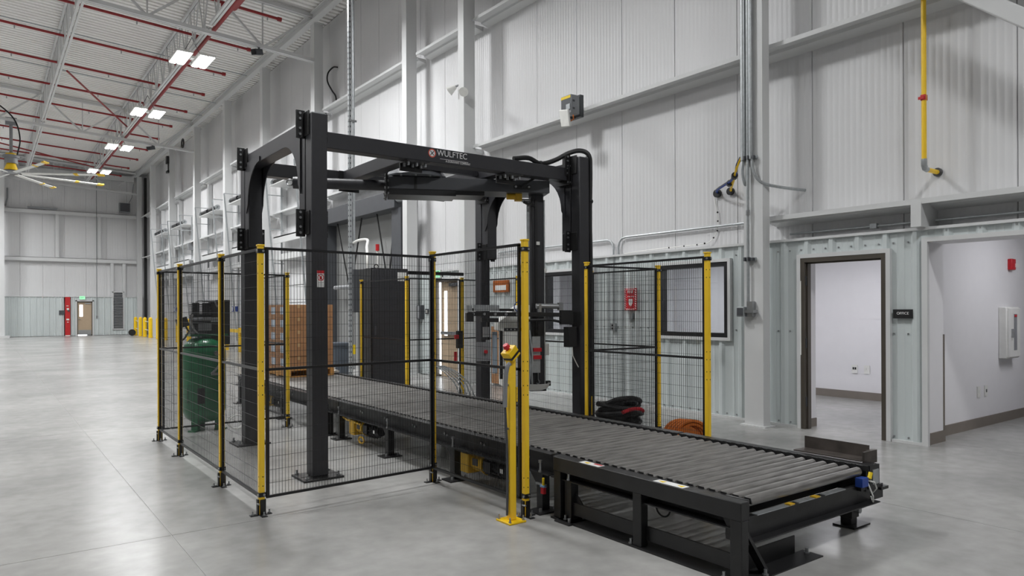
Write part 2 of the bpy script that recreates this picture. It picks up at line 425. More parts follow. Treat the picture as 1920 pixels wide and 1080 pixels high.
# windows
for i, (a, b, c, d) in enumerate((W1, W2)):
    t = sthing('window_%d' % (i + 1), (LX, (a + b) / 2, c))
    frame_trim('casing', a, b, c, d, 0.045, t, m='trim', depth=0.055)
    f = MB(); k = 0.062
    f.box(LX - .045, LX + .09, a, a + k, c, d).box(LX - .045, LX + .09, b - k, b, c, d).box(LX - .045, LX + .09, a + k, b - k, d - k, d).box(LX - .045, LX + .09, a + k, b - k, c, c + k)
    part('window_frame', f, M['doorblack'], t)
    part('pane', MB().box(LX + .03, LX + .036, a + k, b - k, c + k, d - k), M['glass'], t)
# office doorway
t = sthing('door_1', (LX, (D0 + D1) / 2, 0))
frame_trim('casing', D0, D1, 0, DT, 0.05, t, bottom=False, m='trim', depth=0.055)
f = MB(); k = 0.055
f.box(LX - .05, LX + .1, D1 - k, D1, 0, DT).box(LX - .05, LX + .1, D0, D0 + k, 0, DT).box(LX - .05, LX + .1, D0 + k, D1 - k, DT - k, DT)
f.box(LX + .0, LX + .06, D1 - k - .018, D1 - k, 0, DT - k).box(LX + .0, LX + .06, D0 + k, D0 + k + .018, 0, DT - k).box(LX + .0, LX + .06, D0 + k, D1 - k, DT - k - .018, DT - k)
part('door_frame', f, M['bronze'], t)
mb = MB()
for zz in (0.35, 1.1, 1.9): mb.box(LX - .03, LX + .05, D1 - k - .006, D1 - k, zz - .06, zz + .06)
part('hinge', mb, M['dgrey'], t)
part('weather_strip', MB().box(LX - .056, LX - .05, D1 - .01, D1 + .004, 0.95, 1.9), M['white'], t)

# exit door further along the right wall
t = sthing('door_2', (LX, 13.9, 0))
frame_trim('casing', E0, E1, 0, ET, 0.05, t, bottom=False)
part('door_frame', MB().box(LX - .03, xb, E0, E0 + .05, 0, ET).box(LX - .03, xb, E1 - .05, E1, 0, ET).box(LX - .03, xb, E0, E1, ET - .05, ET), M['bronze'], t)
lf = MB().box(LX + .05, LX + .095, E0 + .05, 14.02, .01, ET - .05).box(LX + .05, LX + .095, 14.02, 14.17, .01, .95).box(LX + .05, LX + .095, 14.02, 14.17, 1.98, ET - .05).box(LX + .05, LX + .095, 14.17, 14.29, .01, ET - .05)
lf = part('door_leaf', lf, M['tan'], t)
part('lite', MB().box(LX + .065, LX + .075, 14.02, 14.17, .95, 1.98), M['daylite'], lf)
part('sidelight', MB().box(LX + .06, LX + .07, 14.30, 14.39, .05, ET - .06), M['daylite'], t)
part('panic_bar', MB().box(LX - .02, LX + .05, 13.55, 14.2, 0.98, 1.05), M['steel'], t)
part('door_closer', MB().box(LX - .02, LX + .05, 13.5, 13.85, 2.08, 2.15), M['dgrey'], t)

# far wall: liner, girts, stubs, door, louvre
fw = sthing('trim_7', (0, FY, 0))
yl = FY - 0.25
def fliner(x0, x1, z0, z1):
    part('liner_panel', liner_strip(x0, x1, z0, z1, x=yl, axis='x', phase=0.3, pitch=0.33), M['liner'], fw)
a = -13.9
cuts = [(-13.9, 4.05, .02, 2.44), (4.05, 4.43, 2.41, 2.44), (4.43, 4.75, .02, 2.44), (4.75, 5.62, 2.22, 2.44), (5.62, 6.72, .02, 2.44), (6.72, 7.4, .02, .3), (7.4, 8.4, .02, 2.44)]
for x0, x1, z0, z1 in cuts:
    a = x0
    while a < x1 - .01:
        b = min(x1, a + 1.0); fliner(a, b, z0, z1); a = b
part('flashing', MB().box(-13.9, 6.72, yl - .06, FY, 2.44, 2.475).box(7.4, 8.5, yl - .06, FY, 2.44, 2.475), M['trim'], fw)
mb = MB()
for z in (4.86, 7.78): mb.box(-13.9, 8.4, FY - .3, FY, z, z + .02).box(-13.9, 8.4, FY - .3, FY - .28, z - .22, z + .02)
struct('trim_8', mb, M['trim'])
mb = MB()
for xx, z0, z1 in ((3.72, 4.86, 7.6), (6.0, 4.86, 7.6), (6.72, 2.4, 4.7), (7.4, 2.4, 4.7)): mb.box(xx - .09, xx + .09, FY - .26, FY, z0, z1)
struct('trim_9', mb, M['trim'])
struct('trim_10', MB().box(-13.9, 8.0, FY - .3, FY - .05, 10.0, 10.35), M['trim'])
t = sthing('door_3', (5.18, FY, 0))
part('casing', MB().box(4.68, 4.76, yl - .05, FY, 0, 2.24).box(5.6, 5.68, yl - .05, FY, 0, 2.24).box(4.68, 5.68, yl - .05, FY, 2.17, 2.27), M['trim'], t)
part('door_frame', MB().box(4.76, 4.8, yl - .04, FY - .05, 0, 2.17).box(5.56, 5.6, yl - .04, FY - .05, 0, 2.17).box(4.76, 5.6, yl - .04, FY - .05, 2.1, 2.17), M['bronze'], t)
lf = part('door_leaf', MB().box(4.8, 5.56, yl + .02, yl + .07, .34, 2.1).box(4.8, 5.56, yl + .02, yl + .07, .06, .34), M['tan'], t)
part('lite', MB().box(4.9, 5.07, yl + .012, yl + .021, 1.2, 1.95), M['daylite'], lf)
part('kick_plate', MB().box(4.82, 5.54, yl + .01, yl + .02, .06, .36), M['steel'], lf)
part('door_closer', MB().box(5.2, 5.5, yl - .03, yl + .02, 2.0, 2.06), M['galv'], lf)
part('lever', MB().box(4.84, 4.94, yl - .04, yl + .02, 1.02, 1.06), M['steel'], lf)
part('daylight_gap', MB().box(4.8, 5.3, yl + .03, yl + .05, .01, .06), M['daylite'], t)
t = thing('wall_louvre', 'tall grey louvre with horizontal slats in the far end wall', 'louvre', (7.06, yl, .3))
part('louvre_frame', MB().box(6.72, 6.78, yl - .06, FY - .02, .38, 2.8).box(7.34, 7.4, yl - .06, FY - .02, .38, 2.8).box(6.72, 7.4, yl - .06, FY - .02, 2.74, 2.8).box(6.72, 7.4, yl - .06, FY - .02, .33, .4), M['trim'], t)
sl = MB().obox((7.06, yl + .02, 0), ((1, 0, 0), (0, 1, .7), (0, -.7, 1)), (.56, .12, .012)).mesh('slat', M['louver'])
for i in range(22): inst('slat', sl, t, Matrix.Translation((0, 0, .46 + i * .104)))
part('backplate', MB().box(6.78, 7.34, FY - .06, FY - .04, .4, 2.74), M['dgrey'], t)

# ------------------------------------------------------------------ ceiling
SL = 0.058
def deck_z(x): return 10.62 + SL * (8.2 - x)
mb = MB(); prof = []
yy = Y0; p = 0.25
while yy < FY + 0.2:
    prof += [(yy, 0), (yy + p * 0.55, 0), (yy + p * 0.58, 0.08), (yy + p * 0.97, 0.08)]; yy += p
vs = [(x, u, deck_z(x) + d) for u, d in prof for x in (X0 - .1, WX + 0.1)]
mb.add(vs, [(2*i, 2*i+1, 2*i+3, 2*i+2) for i in range(len(prof) - 1)])
cl = sthing('ceiling')
part('roof_deck', mb, M['deck'], cl)
part('roof_cover', MB().add([(X0 - .2, Y0 - .2, deck_z(X0) + .1), (16.2, Y0 - .2, deck_z(16.2) + .6), (16.2, FY + .3, deck_z(16.2) + .6), (X0 - .2, FY + .3, deck_z(X0) + .1)], [(0, 1, 2, 3)]), M['deck'], cl)
# eave beam on the column tops, with the deck flutes showing dark under it
struct('trim_11', MB().box(8.0, 8.2, Y0, FY, 10.31, 10.33).box(8.09, 8.11, Y0, FY, 10.33, 10.56).box(8.0, 8.2, Y0, FY, 10.55, 10.58), M['trim'])
# joists along the hall
def joist(x, y0, y1, i, big=True):
    t = thing('roof_joist', 'white open web roof joist running along the hall under the deck', 'joist', (x, (y0 + y1) / 2, deck_z(x) - .5), group='open web roof joists')
    zt = deck_z(x) - 0.04; zb = 9.5 + SL * (5.1 - x)
    part('top_chord', MB().box(x - .075, x - .012, y0, y1, zt - .06, zt).box(x + .012, x + .075, y0, y1, zt - .06, zt), M['trim'], t)
    part('bottom_chord', MB().box(x - .075, x - .015, y0, y1, zb, zb + .06).box(x + .015, x + .075, y0, y1, zb, zb + .06), M['trim'], t)
    mb = MB(); n = 13; st = (y1 - y0) / n
    for k in range(n):
        a = y0 + k * st
        mb.bar((x, a, zt - .03), (x, a + st / 2, zb + .03), .035, .035).bar((x, a + st / 2, zb + .03), (x, a + st, zt - .03), .035, .035)
        mb.bar((x, a + st / 2, zb + .03), (x, a + st / 2, zt - .03), .02, .02)
    part('webbing', mb, M['trim'], t)
for x in (5.15, 2.1, -0.95, -4.0, -7.05):
    for a, b in ((5.75, 20.95), (21.25, 36.35), (36.65, 52.3)):
        if x < -3 and a < 10: continue
        joist(x, a, b, 0)
# cross trusses at the main columns
for j, yt in enumerate((21.1, 36.5, 52.2)):
    t = thing('roof_truss', ['white cross truss over the first bright light, closest to the wrapping frame', 'white cross truss with the large fan hung from it', 'white cross truss against the far end wall'][j], 'truss', (0, yt, 9.6))
    zb = lambda x: 9.17 + SL * (8.0 - x)
    zt = lambda x: deck_z(x) - .12
    xe = 8.15
    for nm, z, in (('bottom_chord', zb), ('top_chord', zt)):
        part(nm, MB().bar((X0, yt - .05, z(X0)), (xe, yt - .05, z(xe)), .07, .1).bar((X0, yt + .05, z(X0)), (xe, yt + .05, z(xe)), .07, .1), M['trim'], t)
    mb = MB(); xs_ = [6.6 - 3.05 * k for k in range(7)]
    for k, x in enumerate(xs_):
        mb.bar((x, yt, zb(x)), (x + 1.52, yt, zt(x + 1.52)), .06, .06).bar((x, yt, zb(x)), (x - 1.52, yt, zt(x - 1.52)), .06, .06)
        mb.bar((x, yt, zb(x)), (x, yt, zt(x)), .04, .04)
    part('webbing', mb, M['trim'], t)
# sprinkler pipes
for k in range(11):
    yp = 20.65 + 2.98 * k; x1 = 6.95
    t = thing('sprinkler_pipe', 'red sprinkler branch pipe running across under the roof deck', 'pipe', (x1, yp, 10.0), group='red sprinkler branch pipes')
    zz = lambda x: 10.0 + SL * (6.95 - x)
    part('pipe', MB().cyl((X0 + 2, yp, zz(X0 + 2)), (x1, yp, zz(x1)), .04, 8), M['red'], t)
    part('end_cap', MB().cyl((x1 - .06, yp, zz(x1)), (x1 + .05, yp, zz(x1)), .062, 10), M['red'], t)
    mb = MB()
    for q in range(5):
        x = 6.6 - q * 2.9; mb.cyl((x, yp, zz(x)), (x, yp, zz(x) - .13), .018, 6)
    part('sprinkler_head', mb, M['steel'], t)
mb = MB().cyl((5.36, 8, 9.62), (5.36, 19.6, 9.62), .12, 12).cyl((5.36, 19.6, 9.62), (5.36, 34.6, 9.62), .065, 10).cyl((5.36, 34.6, 9.62), (5.36, 50.0, 9.62), .055, 10)
t = thing('sprinkler_main', 'thick red sprinkler main running along beside the lit joist', 'pipe', (5.36, 20, 9.62))
part('pipe', mb, M['red'], t)
mb = MB()
for k in range(11):
    yp = 20.65 + 2.98 * k
    mb.cyl((5.36, yp, 9.62), (5.36, yp, 10.09), .04, 8)
part('riser', mb, M['red'], t)
mb = MB()
for k, (a, b) in enumerate((((2.4, 29.4), (5.3, 36.0)), ((.4, 43.6), (5.2, 46.9)))):
    solo('sprinkler_feed', MB().cyl((a[0], a[1], 9.98), (b[0], b[1], 9.75), .035, 8), M['red'], 'thin red feed pipe slanting to the main %s' % ('near the middle lights' if k == 0 else 'near the far end'), 'pipe')
# conduits across the deck
for k, yy in enumerate((31.9, 34.3, 27.5)):
    solo('roof_conduit', MB().cyl((X0 + 3, yy, deck_z(X0 + 3) - .25), (8.0, yy, deck_z(8.0) - .25),   .022, 6), M['galv'], 'thin grey conduit crossing below the roof deck', 'conduit', 'thin conduits under the roof deck')

# high bay lights
def highbay(x, y, z, label):
    t = thing('high_bay_light', label, 'ceiling light', (x, y, z), group='LED high bay lights')
    part('housing', MB().box(x - .53, x - .09, y - .6, y + .6, z + .03, z + .09).box(x + .09, x + .53, y - .6, y + .6, z + .03, z + .09).box(x - .05, x + .05, y - .1, y + .1, z + .05, z + .13), M['white'], t)
    for dx in (-.42, -.20, .20, .42):
        part('led_strip', MB().box(x + dx - .075, x + dx + .075, y - .58, y + .58, z + .012, z + .032), M['lamp'], t)
        if x < 4: part('uplight_lens', MB().box(x + dx - .06, x + dx + .06, y - .5, y + .5, z + .088, z + .095), M['uplight2'], t)  # unseen upward glow, added on out-of-view fixtures to lift the ceiling
    li = bpy.data.lights.new('high_bay_beam', 'AREA'); li.shape = 'RECTANGLE'; li.size = 1.06; li.size_y = 1.16
    li.energy = LAMP_W; li.spread = math.radians(161); li.color = (.985, .995, 1.0)
    lo = bpy.data.objects.new('beam', li); COL.objects.link(lo); lo.parent = t; lo.location = (0, 0, .008)
    mb = MB()
    for dx in (-.3, .3): mb.tube([(x + dx, y, z + .09), (x + dx * .3, y, z + .5), (x, y, z + .7)], .008, 4)
    part('hanger', mb, M['dgrey'], t)
for k, yl_ in enumerate((15.7, 22.7, 29.8, 36.8, 43.8)):
    highbay(5.02, yl_, 8.98, ['LED high bay light over the floor behind the view', 'largest lit LED panel pair, on the first cross truss bay', 'second lit LED panel pair counting away from the wrapping frame', 'third lit LED panel pair counting away from the wrapping frame', 'smallest lit LED panel pair, above the fan blade tips', 'LED panel pair close to the far end wall'][k])
for xx, yl_ in ((3.3, -1.6), (2.6, 9.6), (-1.6, 47.6), (-7.5, 47.6)): highbay(xx, yl_, 8.98, 'LED high bay light over the floor behind the view')  # unseen lamps; the far end ones added to brighten the end wall
for xx in (-5.2,):
    for yl_ in ((8.7, 15.7, 22.7, 29.8, 36.8)): highbay(xx, yl_, 8.98, 'LED high bay light over the open floor left of the view')

# ------------------------------------------------------------------ columns, girts, braces on the right wall
def column(y0, y1, label, group=None, top=10.3, x=FX, dp=.28):
    t = thing('steel_column', label, 'column', (x, (y0 + y1) / 2, 0), group=group)
    part('shaft', MB().box(x, x + dp, y0, y1, 0, top), M['trim'], t)
    part('base_plate', MB().box(x - .04, x + dp + .04, y0 - .05, y1 + .05, 0, .02), M['trim'], t)
    part('cap_plate', MB().box(x - .03, x + dp + .03, y0 - .04, y1 + .04, top, top + .02), M['trim'], t)
    return t
column(5.49, 5.775, 'white boxed steel column carrying grey conduits, left of the office door', dp=.15)
cg = 'white wall columns further along'
clab = 'white steel wall column standing %s'
ys_col = [(12.62, 12.84, 'with small flood lights, nearest the long girt end'), (15.14, 15.36, 'directly beside the grey roll door'), (21.0, 21.3, 'at the end of the first cross truss'), (26.02, 26.32, None), (31.02, 31.32, None), (36.3, 36.6, None), (42.0, 42.3, None), (47.3, 47.6, None), (52.0, 52.3, None)]
for a, b, l in ys_col:
    column(a, b, clab % l if l else 'white steel wall column between the dock doors further along', None if l else cg)
def girt(name, z, segs, xf=8.34, h=.22):
    mb = MB()
    for a, b in segs:
        mb.box(xf, WX, a, b, z + h - .012, z + h)                 # top shelf
        mb.box(xf, xf + .012, a, b, z + h - .07, z + h)           # front lip
        mb.prism([(WX - .14, z + h - .012), (WX - .15, z + h - .012), (WX - .15, z), (WX, z), (WX, z + .01), (WX - .14, z + .01)], 1, a, b)
    return struct(name, mb, M['trim'])
mains = [5.63, 12.7, 15.2, 21.15, 26.2, 31.2, 36.4, 42.1, 47.4, 52.1]
segs = [(Y0, 12.62)] + [(mains[i] + .13, mains[i + 1] - .13) for i in range(1, len(mains) - 1)]
def zgirt(name, z, segs):   # closed channel section seen from below
    mb = MB()
    for a, b in segs:
        mb.prism([(8.34, z + .06), (8.34, z), (8.36, z), (8.36, z + .04), (WX, z + .04), (WX, z + .06)], 1, a, b)
        mb.prism([(8.56, z + .04), (8.57, z - .0), (WX, z - .04), (WX, z + .04)], 1, a, b)
    return struct(name, mb, M['trim'])
zgirt('trim_12', 4.965, segs)
zgirt('trim_13', 7.64, segs)
zgirt('trim_14', 2.70, [(Y0, 5.7)])
# bolts under the girts at the panel seams
mb = MB()
for i in range(-8, 14):
    yy = ph + i * PW - PW * 5
    for z in (4.965, 7.64):
        for d in (0, .04): mb.cyl((WX - .1, yy, z - .03), (WX - .1, yy + .001, z - .045), .012, 6)
struct('trim_15', MB().box(8.33, WX, 3.64, 3.75, 2.45, 2.72), M['trim'])
solo('diagonal_brace', MB().bar((8.2, 3.6, 5.2), (8.2, -2.6, -.0), .16, .16), M['trim'], 'white square tube brace sloping down across the upper right wall', 'brace', bevel=.01)
# dark corner strip behind the last column
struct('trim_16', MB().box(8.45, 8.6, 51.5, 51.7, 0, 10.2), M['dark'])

exec_parts = True
del exec_parts
# ------------------------------------------------------------------ safety fences
def fence_post(parent, x, y, top=2.05, feet=((-1, 0),), clampdirs=()):
    h = .021
    t = part('post', MB().box(x - h, x + h, y - h, y + h, .005, top - .012), M['yellow'], parent, bevel=.004)
    part('cap', MB().box(x - .026, x + .026, y - .026, y + .026, top - .014, top), M['yellow'], t, bevel=.003)
    mb = MB()
    for z in (2.0, .155):
        mb.box(x - .026, x + .026, y - .026, y + .026, z - .016, z + .016)
    part('clamp', mb, M['frame'], t)
    mb = MB()
    for z in (2.0, .155):
        mb.cyl((x - .036, y - .018, z), (x - .026, y - .018, z), .009, 6).cyl((x + .012, y - .036, z), (x + .012, y - .026, z), .009, 6)
    mb.cyl((x - .03, y - .04, .09), (x - .03, y + .0, .09), .007, 6)
    part('clamp_bolt', mb, M['steel'], t)
    mb = MB()
    for z in (1.9, 1.83, 1.16, 1.09, .98, .91, .29, .22, .07, .03):
        mb.cyl((x + .006, y - h - .0008, z), (x + .006, y - h + .002, z), .0048, 8)
        mb.cyl((x - h - .0008, y - .006, z), (x - h + .002, y - .006, z), .0048, 8)
    part('bolt_hole', mb, M['dark'], t)
    mb = MB().box(x - .034, x - h, y - .016, y + .016, 0.0, .12).box(x - .016, x + .016, y - .034, y - h, 0, .12).box(x + h, x + .03, y - .016, y + .016, 0, .12)
    mb.box(x - .085, x - .03, y - .022, y + .022, 0, .006).box(x + .025, x + .075, y - .022, y + .022, 0, .006).box(x - .022, x + .022, y - .085, y - .03, 0, .006)
    f = part('foot', mb, M['frame'], t)
    mb = MB()
    for a, b in ((-.065, 0), (.06, 0), (0, -.065)): mb.cyl((x + a, y + b, .0), (x + a, y + b, .035), .006, 6).cyl((x + a, y + b, .006), (x + a, y + b, .014), .012, 6)
    part('anchor_bolt', mb, M['steel'], t)
    return t
def fence_panel(parent, p, q, top=2.05, gap=.03, gap2=None, off=(0, 0)):
    P = Vector((p[0] + off[0], p[1] + off[1], 0)); Q = Vector((q[0] + off[0], q[1] + off[1], 0)); d = (Q - P).normalized(); P += d * gap; Q -= d * (gap if gap2 is None else gap2)
    L = (Q - P).length; nrm = Vector((-d.y, d.x, 0)); Z = Vector((0, 0, 1))
    zt, zm, zb = top - .035, 1.1, .135
    mb = MB()
    for z in (zt, zm, zb): mb.obox((P + Q) / 2 + Z * z, (d, nrm, Z), (L, .02, .02))
    for e in (P + d * .01, Q - d * .01): mb.obox(e + Z * ((zt + zb) / 2), (d, nrm, Z), (.02, .02, zt - zb))
    pn = part('fence_panel', mb, M['frame'], parent)
    mb = MB(); n = int(L / .025); r = .00115
    for i in range(1, n):
        c = P + d * (L * i / n); e1, e2 = nrm * r, d * r
        vs = [c + a + Z * z for z in (zb, zt) for a in (e1 + e2, e1 - e2, -e1 - e2, -e1 + e2)]
        mb.add(vs, [(k, (k + 1) % 4, 4 + (k + 1) % 4, 4 + k) for k in range(4)])
    k = 1
    while zt - .085 - (k - 1) * .1 > zb + .03:
        z = zt - .085 - (k - 1) * .1; k += 1
        if abs(z - zm) < .02: continue
        off = nrm * .0032
        vs = [c + a + off + Z * z for c in (P, Q) for a in (nrm * r + Z * r, nrm * r - Z * r, -nrm * r - Z * r, -nrm * r + Z * r)]
        mb.add(vs, [(k2, (k2 + 1) % 4, 4 + (k2 + 1) % 4, 4 + k2) for k2 in range(4)])
    part('wire_mesh', mb, M['frame'], pn, kind='stuff')
    return pn
fa = thing('safety_fence', 'yellow post and black wire mesh safety fence enclosing the compressor side of the wrapping machine', 'fence', (1.69, 5.48, 0))
PL = [(1.692, 5.485), (1.692, 6.6), (1.692, 8.25), (1.692, 9.36), (3.25, 9.4), (3.25, 11.05), (3.26, 5.6), (3.26, 4.235)]
for i, (x, y) in enumerate(PL): fence_post(fa, x, y, 2.075 if i >= 6 else 2.05)
for i, j in ((0, 1), (1, 2), (2, 3), (3, 4), (4, 5), ): fence_panel(fa, PL[i], PL[j])
fence_panel(fa, PL[0], PL[6], 2.055, gap=.03, gap2=.004, off=(0, -.024)); fence_panel(fa, PL[6], PL[7], 2.07, gap=.004, gap2=.03, off=(-.024, 0))
fb = thing('safety_fence', 'yellow post and black wire mesh safety fence between the wrapping machine and the wall windows', 'fence', (5.25, 4.12, 0))
PR = [(5.25, 4.12), (5.26, 5.73), (6.37, 5.71), (6.39, 6.88), (6.41, 8.5), (6.39, 9.52), (6.03, 9.45), (5.06, 9.45), (5.05, 11.0)]
for i, (x, y) in enumerate(PR): fence_post(fb, x, y, 2.06 if i < 3 else 2.05)
for i, j in ((0, 1), (1, 2), (2, 3), (3, 4), (4, 5), (5, 6), (6, 7), (7, 8)): fence_panel(fb, PR[i], PR[j], 2.05, gap=.02 if (i, j) == (5, 6) else .03)
# gate header bar and interlock on the rear gate between the fence posts
gb = part('gate_header', MB().bar((5.06, 9.42, 2.1), (6.03, 9.42, 2.1), .04, .05), M['frame'], fb)
il = part('interlock_box', MB().box(5.9, 5.99, 9.36, 9.42, .95, 1.22), M['black2'], fb)
part('pull_handle', MB().box(5.84, 5.9, 9.34, 9.38, 1.1, 1.16), M['signred'], il)
part('reset_tag', MB().box(5.83, 5.88, 9.36, 9.37, .74, .9), M['signred'], il)

# ------------------------------------------------------------------ stretch wrapping machine
sw = thing('stretch_wrapper', 'charcoal steel rotary arm pallet wrapping machine straddling the roller conveyor', 'wrapping machine', (4.13, 7.45, 0))
LS = .152
def bolts(pts, ax, r=.014, l=.014):
    mb = MB()
    for p in pts:
        a = list(p); b = list(p); b[ax[0]] += ax[1] * l; mb.cyl(a, b, r, 6)
    return mb
def leg(x0, y0, top=3.37, plates=True, bside=-1):
    t = part('leg', MB().box(x0, x0 + LS, y0, y0 + LS, .02, top - .006), M['black'], sw, bevel=.009)
    cx, cy = x0 + LS / 2, y0 + LS / 2
    part('leg_cap', MB().box(x0 + .008, x0 + LS - .008, y0 + .008, y0 + LS - .008, top - .008, top), M['galv'], t)
    part('base_plate', MB().box(cx - .19, cx + .19, cy - .17, cy + .17, 0, .02), M['black2'], t, bevel=.004)
    mb = MB()
    for a in (-.15, .15):
        for b in (-.13, .13): mb.cyl((cx + a, cy + b, .02), (cx + a, cy + b, .065), .011, 6).cyl((cx + a, cy + b, .02), (cx + a, cy + b, .034), .02, 6)
    part('anchor_bolt', mb, M['steel'], t)
    return t
LA, LB, LC, LD = (2.418, 6.33), (2.418, 8.42), (5.70, 6.33), (5.70, 8.42)
legA = leg(*LA); leg(*LB); leg(*LC); leg(*LD)
ZP0, ZP1 = 3.17, 3.32
for xl, nm in ((2.418, 'left'), (5.70, 'right')):
    y0, y1 = 6.33 + LS + .02, 8.42 - .02
    mb = MB().box(xl, xl + LS, y0 + .0, y1, ZP0, ZP1)
    fr = part('side_frame', mb, M['black'], sw, bevel=.007)
    for ya, yb in ((y0, y0 + LS), (y1 - LS, y1)):
        part('frame_leg', MB().box(xl + .001, xl + LS - .001, ya, yb, 2.27, ZP0 + .02), M['black'], fr, bevel=.007)
    # curved gussets on both faces
    for s_, yv in ((1, y0 + LS), (-1, y1 - LS)):
        R_ = .42; pts = [(yv - s_ * .06, ZP0 + .05), (yv - s_ * .06, ZP0 - .52)]
        for k in range(9):
            a = PI / 2 * k / 8
            pts.append((yv + s_ * (R_ - R_ * math.cos(a)) , ZP0 - R_ + R_ * math.sin(a)))
        pts += [(yv + s_ * R_, ZP0 + .05)]
        for xx in (xl - .012, xl + LS + .002): part('gusset', MB().prism(pts, 0, xx, xx + .01), M['black'], fr)
    # splice plates with bolts
    for yv, s_ in ((y0, 1), (y1, -1)):
        for z0, z1 in ((3.15, 3.41), (2.235, 2.49)):
            ya, yb = sorted((yv + s_ * .02, yv - s_ * .05)); mb = MB()
            ym = yv - s_ * .012
            mb.box(xl - .085, xl - .0, min(ym, ym + s_ * .022), max(ym, ym + s_ * .022), z0, z1)
            mb.box(xl - .012, xl, min(yv - s_ * .13, yv + s_ * .13), max(yv - s_ * .13, yv + s_ * .13), z0 + .02, z1 - .02)
            mb.box(xl + LS, xl + LS + .012, min(yv - s_ * .13, yv + s_ * .12), max(yv - s_ * .13, yv + s_ * .12), z0 + .02, z1 - .02)
            mb.box(xl + LS, xl + LS + .07, min(ym, ym + s_ * .022), max(ym, ym + s_ * .022), z0, z1)
            pl = part('splice_plate', mb, M['black2'], sw, bevel=.004)
            yf = min(ym, ym + s_ * .022)
            part('bolt', bolts([(xl - .05, yf, z) for z in (z0 + .035, z0 + .09, z1 - .08, z1 - .03)] + [(xl + LS + .045, yf, z) for z in (z0 + .05, z1 - .05)], (1, -1), .013, .014), M['steel'], pl)
ZB0, ZB1 = 3.095, 3.25
def longbeam(yb, nm):
    b = part('long_beam', MB().box(2.418 + LS, 5.70, yb, yb + .15, ZB0, ZB1), M['black'], sw, bevel=.007)
    e = MB().box(2.418 + LS, 2.418 + LS + .015, yb - .03, yb + .18, ZB0 - .05, ZB1 + .05).box(5.645, 5.66, yb - .04, yb + .19, ZB0 - .05, ZB1 + .05).box(5.68, 5.695, yb - .04, yb + .19, ZB0 - .05, ZB1 + .05)
    part('end_plate', e, M['black2'], b)
    part('bolt', MB().cyl((5.64, yb - .025, ZB0 - .02), (5.71, yb - .025, ZB0 - .02), .012, 6).cyl((5.64, yb - .025, ZB1 + .02), (5.71, yb - .025, ZB1 + .02), .012, 6), M['steel'], b)
    return b
YF = 6.5
lb = longbeam(YF, 'front'); longbeam(8.25, 'rear')
# lettering on the front beam
mw = lambda x, z: face_mx((x, YF - .0015, z), (1, 0, 0), (0, 0, 1))
text('lettering', 'WULFTEC', .088, M['text'], mw(3.845, 3.157), lb, font_scale=.95)
part('rule', MB().box(3.88, 4.235, YF - .003, YF - .0005, 3.141, 3.1445), M['text'], lb)
text('lettering_small', 'A DURAVANT COMPANY', .032, M['text'], mw(3.95, 3.108), lb, font_scale=.85)
def ring(cx, z, r0, r1, y, n=28):
    mb = MB(); vs = []
    for r in (r0, r1): vs += [(cx + r * math.cos(2*PI*i/n), y, z + r * math.sin(2*PI*i/n)) for i in range(n)]
    return mb.add(vs, [(i, (i+1) % n, n + (i+1) % n, n + i) for i in range(n)])
def disc(cx, z, r, y, n=28):
    return MB().add([(cx + r * math.cos(2*PI*i/n), y, z + r * math.sin(2*PI*i/n)) for i in range(n)], [tuple(range(n))])
part('emblem_ring', ring(3.785, 3.19, .034, .046, YF - .0016), mat('emblem_red', (214, 92, 70), .5), lb)
part('emblem_disc', disc(3.785, 3.19, .034, YF - .0012), M['text'], lb)
part('emblem_mark', MB().bar((3.765, YF - .0022, 3.212), (3.785, YF - .0022, 3.188), .001, .009, (0, 0, 1)).bar((3.805, YF - .0022, 3.212), (3.785, YF - .0022, 3.188), .001, .009, (0, 0, 1)).bar((3.765, YF - .0022, 3.168), (3.785, YF - .0022, 3.192), .001, .009, (0, 0, 1)).bar((3.805, YF - .0022, 3.168), (3.785, YF - .0022, 3.192), .001, .009, (0, 0, 1)), M['dgrey'], lb)
# cross beams between the long beams, carrying the slewing hub
for xc in (3.62, 4.85):
    cb = part('cross_beam', MB().box(xc - .075, xc + .075, YF + .155, 8.25, 3.11, 3.25), M['black'], sw, bevel=.006)
    mb = MB()
    for yv in (YF + .15, 8.23): mb.box(xc - .13, xc + .13, yv, yv + .02, 3.0, 3.25)
    mb.box(xc - .13, xc + .13, YF - .01, YF + .16, 3.075, 3.094)
    ep = part('end_plate', mb, M['black2'], cb)
    part('bolt', bolts([(xc + a, YF - .0 + b, 3.075) for a in (-.1, 0, .1) for b in (.03, .12)], (2, -1), .016, .035), M['steel'], cb)
C0 = Vector((4.13, 7.47, 0))
hb = part('slewing_hub', MB().lathe((C0.x, C0.y, 0), [(.15, 3.24), (.27, 3.24), (.36, 3.115), (.36, 3.098), (.15, 3.098)], 16), M['hub'], sw)  # hub coloured lighter to stand in for light reflected on its slope
part('hub_tie', MB().box(3.695, 4.775, 7.12, 7.19, 3.15, 3.22).box(3.695, 4.775, 7.75, 7.82, 3.15, 3.22), M['black'], hb)
part('bolt', bolts([(C0.x + .33 * math.cos(a), C0.y + .33 * math.sin(a), 3.1) for a in [k * PI / 6 for k in range(12)]], (2, -1), .014, .02), M['steel'], hb)
az = math.radians(-25); D = Vector((math.cos(az), math.sin(az), 0)); Nn = Vector((math.sin(az), -math.cos(az), 0))  # Nn points to the camera side
U = Vector((0, 0, 1))
def P(a, n, z): return C0 + D * a + Nn * n + U * z
